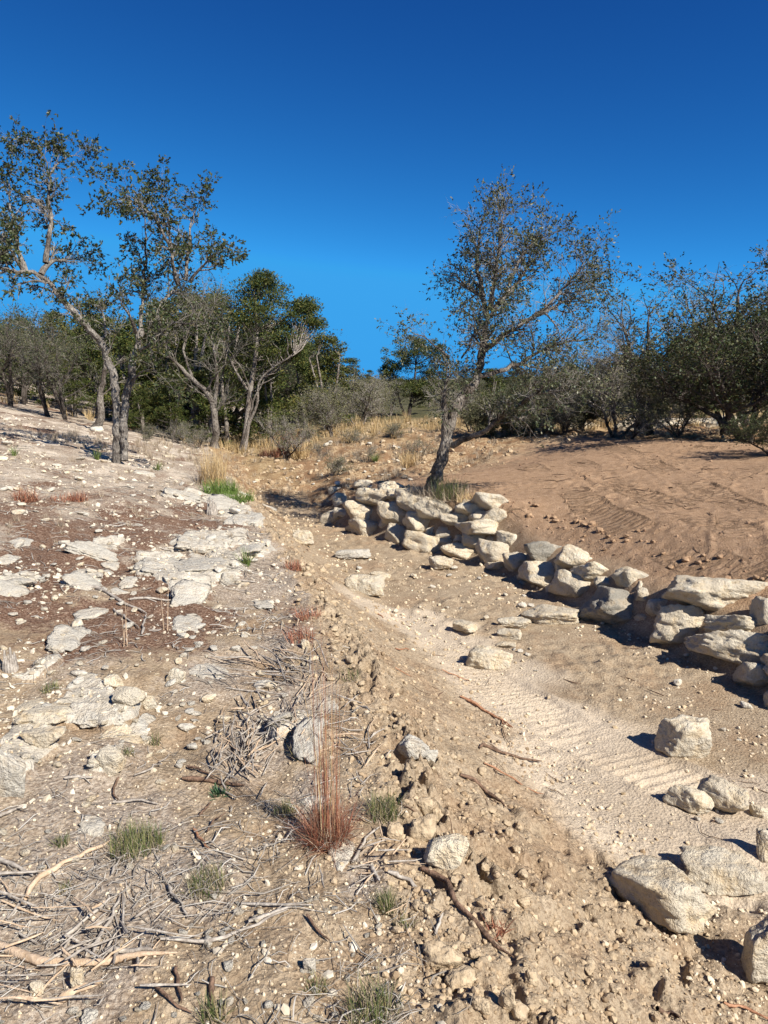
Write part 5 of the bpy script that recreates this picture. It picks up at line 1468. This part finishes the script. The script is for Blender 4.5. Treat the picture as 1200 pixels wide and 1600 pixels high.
def juniper(name, base, H, W, label, seed, stems, leaf_mat=None, clumps=70, per=120, zlow=.25, trunk_paths=None, bark=None, group=None, lobes=None, q=.085, cat='tree'):
    rg = np.random.default_rng(seed)
    e = empty(name, base)
    wood = Bag()
    if lobes is None:
        lobes = []
        for k in range(10):
            t = (k + .5) / 10
            z = H * (zlow + (1 - zlow) * t) - .2
            rad = W * .5 * (1 - .62 * t ** 1.6) * (0.55 + .45 * math.sin(math.pi * min(1, t * 1.6 + .25)))
            az = rg.uniform(0, 6.28)
            lobes.append((rad * .45 * math.cos(az), rad * .45 * math.sin(az), z, rad * .75, H * .11))
    C = []; lob = rg.integers(0, len(lobes), clumps)
    for i in lob:
        x, y, z, rx, rz = lobes[i]
        d = unit(rg.normal(size=3)); rr = rg.uniform(.55, 1.0)
        C.append((x + d[0] * rx * rr, y + d[1] * rx * rr, z + d[2] * rz * rr))
    C = np.array(C)
    tr = []
    if trunk_paths is None:
        trunk_paths = []
        for s in range(stems):
            az = rg.uniform(0, 6.28); p = np.array([rg.normal(0, .06), rg.normal(0, .06), -.05]); pts = [tuple(p)]; th = rg.uniform(.03, .25)
            for k in range(6):
                p = p + np.array([math.sin(th) * math.cos(az), math.sin(th) * math.sin(az), math.cos(th)]) * H * .8 / 6 + rg.normal(0, .03, 3)
                pts.append(tuple(p))
            trunk_paths.append((pts, H * .02, H * .006))
    allp = []
    for pts, r0, r1 in trunk_paths:
        P, L = resample(pts, 16); P = smooth_line(P, 2)
        R = np.linspace(r0, r1, 16); R[0] *= 1.25
        wood.tube(P[None], R[None], 8); allp.append(P)
    allp = np.concatenate(allp)
    # limbs from the trunk out to each clump
    P = np.zeros((len(C), 5, 3))
    for i, c in enumerate(C):
        d = np.hypot(allp[:, 0] - c[0], allp[:, 1] - c[1]) + np.abs(allp[:, 2] - (c[2] - .35 * np.hypot(c[0], c[1]) - .15)) * 1.4
        s = allp[np.argmin(d)]
        for k, t in enumerate(np.linspace(0, 1, 5)):
            P[i, k] = s * (1 - t) + c * t + np.array([0, 0, -.25 * t * (1 - t) * np.linalg.norm(c - s)]) + (rg.normal(0, .04, 3) if 0 < k < 4 else 0)
    wood.tube(P, np.tile(np.array([[.013, .011, .009, .006, .003]]) * (H / 5), (len(C), 1)), 4)
    # sprays: small drooping or rising leaf faces round each clump centre
    n = len(C) * per
    ci = np.repeat(np.arange(len(C)), per)
    cr = (rg.uniform(.16, .36, len(C)) * (H / 5) ** .5)[ci]
    d = unit(rg.normal(size=(n, 3))); rad = rg.random(n) ** .5
    Q = C[ci] + d * (cr * rad)[:, None] * np.array([1.15, 1.15, .72])
    axis = np.stack([C[:, 0] * .25, C[:, 1] * .25, np.full(len(C), .6)], -1)[ci]
    V, F = leaf_quads(Q, unit(d * .7 + axis), q, rg, .42)
    link('trunk', wood.mesh('trunk', bark or BARK_JUN), parent=e)
    link('crown', make_mesh('crown', V, F, leaf_mat or JUN_LEAF, False), parent=e)
    return tag(e, label, cat, group)

def zj(pts): return [(380 + p[0] / 2.857, 400 + p[1] / 2.857, *(p[2:])) for p in pts]

# the tall juniper left of centre
bJ = hit(381, 704, base_h)
def lobe(base, u, v, w, h, dy=0):
    c = traced(base, [(u, v, dy)])[0]; s = (base.y + dy) / F_PX
    return (c[0], c[1], c[2], w * s / 2, h * s / 2)
paths = [(traced(bJ, zj([(0, 865), (20, 740), (25, 640), (40, 540), (60, 440), (65, 330), (50, 200)])), .11, .03),
         (traced(bJ, zj([(20, 760), (70, 650, -.2), (60, 560, -.3), (140, 490, -.5), (230, 440, -.6)])), .05, .015),
         (traced(bJ, zj([(22, 600), (-30, 520, .2), (-70, 440, .3)])), .045, .015)]
lobesJ = [lobe(bJ, 400, 455, 55, 36), lobe(bJ, 425, 462, 60, 40, .4), lobe(bJ, 385, 490, 60, 50, -.4), lobe(bJ, 425, 500, 90, 55, 0), lobe(bJ, 462, 497, 60, 46, .2), lobe(bJ, 490, 505, 22, 14, 0),
          lobe(bJ, 390, 535, 80, 50, .5), lobe(bJ, 440, 535, 90, 44, -.3), lobe(bJ, 375, 570, 60, 46, .6), lobe(bJ, 455, 560, 60, 30, .4), lobe(bJ, 400, 590, 70, 36, .8), lobe(bJ, 350, 480, 50, 50, .6),
          lobe(bJ, 410, 520, 90, 70, .6), lobe(bJ, 400, 560, 90, 50, .9), lobe(bJ, 415, 440, 30, 20, .1), lobe(bJ, 475, 480, 30, 20, .1)]
juniper('tall_juniper', bJ, 6, 3, 'tallest dark juniper with a bare lower trunk left of the channel head', 11, 1, JUN_LEAF, 210, 150, trunk_paths=paths, lobes=lobesJ, q=.075)

# the round juniper left of the leaning oak
bM = hit(640, 650, base_h)
def lm(u, v, w, h, dy=0): return lobe(bM, u, v, w, h, dy)
juniper('round_juniper', bM, 4, 3, 'round dark juniper on the terrace just left of the leaning oak', 12, 2, JUN_LEAF, 170, 130, lobes=[lm(618, 560, 44, 34), lm(645, 545, 60, 36), lm(672, 545, 44, 36, -.3), lm(612, 580, 36, 30, .3), lm(640, 585, 80, 46, .2), lm(680, 575, 46, 46, .3), lm(640, 608, 60, 30, -.2), lm(668, 610, 44, 30)],
        trunk_paths=[(traced(bM, [(636, 668), (640, 640), (646, 610), (650, 570)]), .12, .03), (traced(bM, [(637, 660), (625, 630, .2), (618, 590, .3)]), .07, .02)], bark=BARK_DARK)

# prototypes for the woods, then copies
rgp = np.random.default_rng(99)
def oak_proto(seed, H, stems, leafp, leaf_mat, name, label, twig=TWIG, leaf=.065, dens=.6, spread=.5, r=.09, bark=BARK_DARK):
    rg = np.random.default_rng(seed)
    return oak_from_limbs(name, Vector((0, 0, 0)), generic_limbs(rg, H, stems, spread, r), label, seed, leaf_mat, twig, bark, dens=dens, L1=(H * .12, H * .28), L2=(H * .06, H * .13), L3=(H * .03, H * .07), n2=5, n3=5, leaf=leaf, leafn=5, leafprob=leafp * .82, tmin=.25)
P_JUN = [juniper('juniper', Vector((0, 0, 0)), 5, 3.8, 'x', 20 + k, 2 + k % 2, (JUN_LEAF, JUN_YEL, JUN_LEAF, JUN_LEAF)[k], 95, 105, zlow=(.12, .2, .05, .3)[k], q=.115) for k in range(4)]
P_OAK = [oak_proto(31, 4.6, 3, .9, OAK_LEAF, 'live_oak', 'x', BARK_DARK, leaf=.07), oak_proto(32, 4.2, 2, .6, OAK_LEAF_DRY, 'live_oak', 'x'), oak_proto(33, 4.4, 4, .95, OAK_LEAF, 'live_oak', 'x', BARK_DARK, spread=.9, dens=.85, leaf=.08)]
P_BRUSH = [oak_proto(41, 2.0, 5, .06, SCRUB_LEAF, 'bare_brush', 'x', TWIG_PALE, .05, 1.0, 1.1, .03, BARK), oak_proto(42, 2.2, 6, .12, SCRUB_LEAF, 'bare_brush', 'x', TWIG_PALE, .06, 1.0, 1.0, .03, BARK),
           oak_proto(43, 2.4, 4, .0, SCRUB_LEAF, 'bare_brush', 'x', TWIG_PALE, .05, .9, .8, .04, BARK)]
P_SCRUB = [oak_proto(51, 1.4, 6, .9, SCRUB_LEAF, 'scrub_bush', 'x', TWIG, .06, 1.2, 1.2, .02, BARK)]
used = set()
HT = {}
def proto_height(o):
    if o.name not in HT:
        z = []
        for ch in o.children:
            if ch.name.startswith(('crown', 'twigs', 'trunk')):
                a = np.empty(len(ch.data.vertices) * 3, np.float32); ch.data.vertices.foreach_get('co', a)
                z.append(np.percentile(a.reshape(-1, 3)[:, 2], 98.5))
        HT[o.name] = max(z)
    return HT[o.name]

def plant(protos, k, u, Y, vtop, label, cat='tree', group=None, yaw=None, wide=1.0):
    """u = photo column the base stands under, Y = metres ahead, vtop = photo row its top reaches"""
    src = protos[k]
    x = (u - 600) / F_PX * (Y * math.cos(PITCH) + 1.2 * math.sin(PITCH))
    zz = height(np.array([x]), np.array([Y]))[0] - .04
    H = EYE[2] + Y * math.tan(math.atan((800 - vtop) / F_PX) - PITCH) - zz
    H = max(H, .5)
    f = H / proto_height(src)
    if src.name not in used: o = src; used.add(src.name)
    else: o = copy_thing(src)
    o.location = (x, Y, zz); o.rotation_euler = (0, 0, random.uniform(0, 6.28) if yaw is None else yaw); o.scale = (f * wide, f * wide, f)
    if group is None and 'group' in o: del o['group']
    return tag(o, label, cat, group)
random.seed(13)
# right-hand group at the far edge of the graded dirt
plant(P_OAK, 2, 1165, 15.5, 490, 'big dark evergreen oak overhanging the right edge of the graded dirt', yaw=.5, wide=1.3)
plant(P_OAK, 1, 1165, 22.0, 398, 'spreading live oak behind the big dark one at right, thin top against the sky', wide=1.25)
plant(P_OAK, 1, 1018, 19.0, 445, 'multi-stemmed grey oak with wide forked stems at the far edge of the graded dirt', yaw=2.1, wide=1.1)
plant(P_OAK, 2, 1130, 18.5, 510, 'low dark live oak between the forked grey oak and the big dark one', wide=1.1)
plant(P_JUN, 0, 1065, 25.0, 535, 'dark juniper behind the forked grey oak', wide=1.0)
plant(P_OAK, 0, 1235, 17.0, 420, 'evergreen oak rising at the right picture edge')
plant(P_OAK, 2, 1205, 12.5, 640, 'bushy evergreen sapling low at the right picture edge', 'bush', wide=1.3)
plant(P_BRUSH, 2, 960, 18.5, 520, 'bare grey brush left of the forked grey oak', 'bush', wide=1.2)
plant(P_BRUSH, 0, 1060, 18.2, 590, 'bare twiggy bush right of the forked grey oak', 'bush')
plant(P_BRUSH, 1, 985, 17.8, 575, 'pale twiggy bush at the left foot of the forked grey oak', 'bush', wide=1.2)
plant(P_OAK, 1, 905, 22, 545, 'thin-leaved oak behind the right half of the leaning oak', wide=1.2)
plant(P_OAK, 0, 820, 25, 565, 'low live oak behind the middle of the leaning oak', wide=1.5)
plant(P_JUN, 3, 940, 27, 580, 'juniper behind the bare grey brush left of the forked grey oak', wide=1.4)
plant(P_JUN, 2, 765, 30, 578, 'low juniper just right of the leaning oak trunk', wide=1.5)
plant(P_SCRUB, 0, 752, 20.5, 628, 'yellow-green bush right of the leaning oak trunk', 'bush')
plant(P_SCRUB, 0, 800, 20.5, 618, 'dull green bush under the low limb of the leaning oak', 'bush', wide=1.4)
plant(P_SCRUB, 0, 855, 20.8, 612, 'pale scrub bush right of the low limb of the leaning oak', 'bush', wide=1.4)
plant(P_SCRUB, 0, 905, 21.5, 605, 'scrub bush at the crest of the graded dirt', 'bush', wide=1.5)
plant(P_BRUSH, 1, 880, 20.0, 615, 'grey-brown dry bush at the crest of the graded dirt', 'bush', wide=1.5)
plant(P_BRUSH, 2, 735, 22, 600, 'dry pale bush behind the leaning oak trunk', 'bush', wide=1.4)
# centre, bare brush along the terrace
for (u, Y, H, k, lab) in [(560, 27, 578, 0, 'bare grey brush in the gap at the centre of the skyline'), (592, 30, 588, 1, 'grey brush behind, right of the centre gap'), (520, 25, 602, 1, 'pale leafless bush above the eroded bank'),
        (445, 21, 640, 0, 'dense tangle of bare branches beside the tall juniper'), (610, 34, 585, 2, 'far bare brush just left of the round juniper'), (700, 26, 595, 0, 'grey brush between round juniper and leaning oak')]:
    plant(P_BRUSH, k, u, Y, H, lab, 'bush', wide=1.1)
plant(P_JUN, 1, 515, 27, 528, 'mid-sized juniper right of the tallest one', wide=1.2)
plant(P_JUN, 0, 478, 31, 540, 'juniper behind, between the tallest and the mid-sized one', wide=1.2)
plant(P_JUN, 2, 548, 36, 562, 'small juniper nearest the gap in the skyline', wide=1.4)
for (u, Y, H, k, lab) in [(548, 22.0, 668, 0, 'small dry bush on the upper lip of the eroded bank'), (612, 21.5, 672, 1, 'low dark-stemmed bush hanging over the eroded bank'), (575, 18.5, 722, 2, 'twiggy dead plant halfway down the eroded bank'),
                          (655, 19.0, 700, 0, 'dry brown bush on the bank just left of the leaning oak'), (520, 17.5, 735, 1, 'low dead brush near the foot of the eroded bank'), (500, 20.5, 690, 2, 'dry shrub at the left end of the eroded bank')]:
    plant(P_BRUSH, k, u, Y, H, lab, 'bush', wide=1.5)
# left wood
for (u, Y, H, k, lab) in [
        (335, 27, 470, 0, 'broad juniper in the thicket left of the tallest one'), (300, 25, 470, 2, 'dark juniper filling the thicket behind the twin trunks'), (255, 27, 475, 1, 'juniper with yellowish tips behind the twin-trunk oak'),
        (210, 26, 500, 0, 'dense juniper directly behind the twin-trunk oak'), (160, 28, 470, 2, 'juniper left of the twin trunks, low to the ground'), (410, 30, 520, 2, 'dark juniper behind the tallest one'),
        (100, 32, 490, 1, 'yellowish juniper behind the crooked oaks at left'), (40, 30, 500, 2, 'dark juniper near the left picture edge'), (-20, 28, 510, 1, 'yellow-green juniper at the left picture edge'), (310, 34, 458, 0, 'tall juniper farthest back in the left thicket'),
        (270, 22.5, 585, 3, 'low dark juniper over the gully behind the cream stones'), (325, 23.5, 560, 2, 'dark juniper just behind the slender grey trunk'), (420, 25, 560, 0, 'low juniper filling the gap right of the tall juniper trunk'), (120, 25, 570, 3, 'low green juniper behind the leaning dark trunk'), (225, 22.5, 610, 3, 'green juniper bough mass right behind the twin trunks')]:
    plant(P_JUN, k, u, Y, H, lab, wide=1.25)
for (u, Y, H, k, lab) in [(78, 22.5, 485, 1, 'crooked grey oak on the crest of the left bank'), (105, 22, 520, 1, 'smaller pale oak right of the crooked grey one'), (20, 24, 480, 1, 'grey open-crowned oak at the far left'),
                          (40, 27, 500, 0, 'leafy oak behind the far left one'), (-40, 22, 490, 1, 'grey oak cut by the left picture edge')]:
    plant(P_OAK, k, u, Y, H, lab)
for (u, Y, H, k, lab) in [(285, 21, 655, 0, 'bare bush in the dark gully behind the cream stones'), (230, 19.5, 680, 1, 'low bare twigs behind the cream stones'), (310, 20, 665, 0, 'tangled dead brush left of the slender grey trunks')]:
    plant(P_BRUSH, k, u, Y, H, lab, 'bush')
# slender grey-trunked trees in front of the thicket
def slender(u, v, pts, r, label, seed, lf, dens=.5):
    b = hit(u, v, base_h)
    limbs = [(traced(b, z1(p)), a, c, br) for p, a, c, br in pts]
    oak_from_limbs('slender_oak', b, limbs, label, seed, lf, TWIG, BARK, dens=dens, L1=(.5, 1.4), L2=(.3, .7), L3=(.15, .35), n2=6, n3=6, leaf=.06, leafn=2, leafprob=.35, tmin=.35)
slender(336, 702, [([(895, 1475), (897, 1380), (893, 1290), (860, 1230), (800, 1180), (740, 1120)], .12, .05, .5), ([(893, 1295), (905, 1200), (900, 1100), (880, 1000), (850, 920)], .06, .02, 1.2),
                   ([(760, 1140), (700, 1080, -.4), (680, 1000, -.6), (740, 900, -.6)], .045, .01, 1.1), ([(800, 1180), (760, 1060, .3), (790, 960, .4), (860, 880, .4)], .04, .01, 1.3), ([(860, 1230), (900, 1160, -.4), (960, 1100, -.6)], .03, .01, 1)],
        .1, 'slender pale-trunked oak with a bare twiggy top before the dark thicket', 61, OAK_LEAF_DRY, .5)
slender(356, 700, [([(950, 1465), (945, 1380), (930, 1270), (925, 1180), (940, 1080)], .08, .02, .6)], .08, 'thin straight trunk just right of the slender pale-trunked oak', 62, OAK_LEAF_DRY)
slender(288, 682, [([(768, 1420), (766, 1350), (750, 1270), (770, 1200)], .05, .012, .8)], .05, 'thin sapling in the dark gully left of the slender trunks', 63, OAK_LEAF_DRY)
slender(152, 674, [([(395, 1395), (425, 1340), (415, 1270), (430, 1180), (440, 1100)], .12, .04, .4)], .1, 'dark leaning trunk behind the twin trunks', 64, OAK_LEAF)
slender(381, 708, [([(1010, 1480), (1050, 1290), (1070, 1240), (1100, 1180)], .05, .015, .0), ([(1050, 1290), (1030, 1180), (995, 1120), (950, 1050)], .035, .008, .12)], .1, 'pale forked dead trunk beside the tall juniper', 65, OAK_LEAF_DRY)

# the far wood on the hill: single trees, alike within each stretch
rgw = random.Random(3)
STRETCH = [(-1e9, 0, 'beyond the left picture edge'), (0, 160, 'behind the crooked oaks at left'), (160, 300, 'behind the twin-trunk oak'), (300, 470, 'behind the tall juniper'), (470, 640, 'around the gap in the skyline'),
           (640, 780, 'behind the round juniper and leaning oak'), (780, 960, 'behind the long limbs of the leaning oak'), (960, 1200, 'behind the dark oaks at right'), (1200, 1e9, 'beyond the right picture edge')]
for ring, (Y0, Y1, n) in enumerate([(29, 35, 24), (36, 46, 36), (48, 62, 40), (66, 90, 44)]):
    for i in range(n):
        u = -700 + 2600 * (i + rgw.random()) / n
        if ring == 0 and 440 < u < 700: continue
        if ring == 1 and 540 < u < 620: continue
        Y = rgw.uniform(Y0, Y1)
        top = np.interp(u, [-700, 0, 150, 400, 480, 560, 610, 720, 850, 960, 1040, 1200, 1900], [500, 505, 495, 490, 545, 580, 590, 578, 562, 560, 530, 480, 480]) + rgw.uniform(-4, 24)
        jun = rgw.random() < .6
        pr = P_JUN if jun else P_OAK
        where = [w for a, b, w in STRETCH if a <= u < b][0]
        dist = ('nearer', 'middle-distance', 'distant', 'farthest')[ring]
        plant(pr, rgw.randrange(4) if jun else rgw.choice([0, 2]), u, Y, top, '%s %s on the wooded hill %s' % (dist, 'juniper' if jun else 'evergreen oak', where), 'tree', 'distant trees of the wooded hill', wide=1.35)

# ledges of limestone on the terrace at right
for i, (u, v, w, h, lab) in enumerate([(1010, 648, 120, 9, 'long thin limestone ledge below the crowns at right, left piece'), (1120, 643, 110, 9, 'long thin limestone ledge at right, right piece'), (1060, 664, 90, 7, 'low ledge at the very edge of the graded dirt'),
        (1168, 634, 60, 10, 'short thick ledge below the big dark oak'), (940, 662, 60, 8, 'pale rock behind the bare grey brush'), (1045, 634, 50, 7, 'small upper ledge stone')]):
    x = (u - 600) / F_PX * 21.5; Y = 21.5 + i * .5
    z = height(np.array([x]), np.array([Y]))[0]
    rock_obj('limestone_ledge', (x, Y, z + .10), (w / F_PX * 22, .8, .42), 800 + i, 3, ROCK, nplanes=8, sharp=20)
    tag(bpy.context.scene.objects[-1] if False else [o for o in COL.objects if o.name.startswith('limestone_ledge')][-1], lab, 'rock ledge')
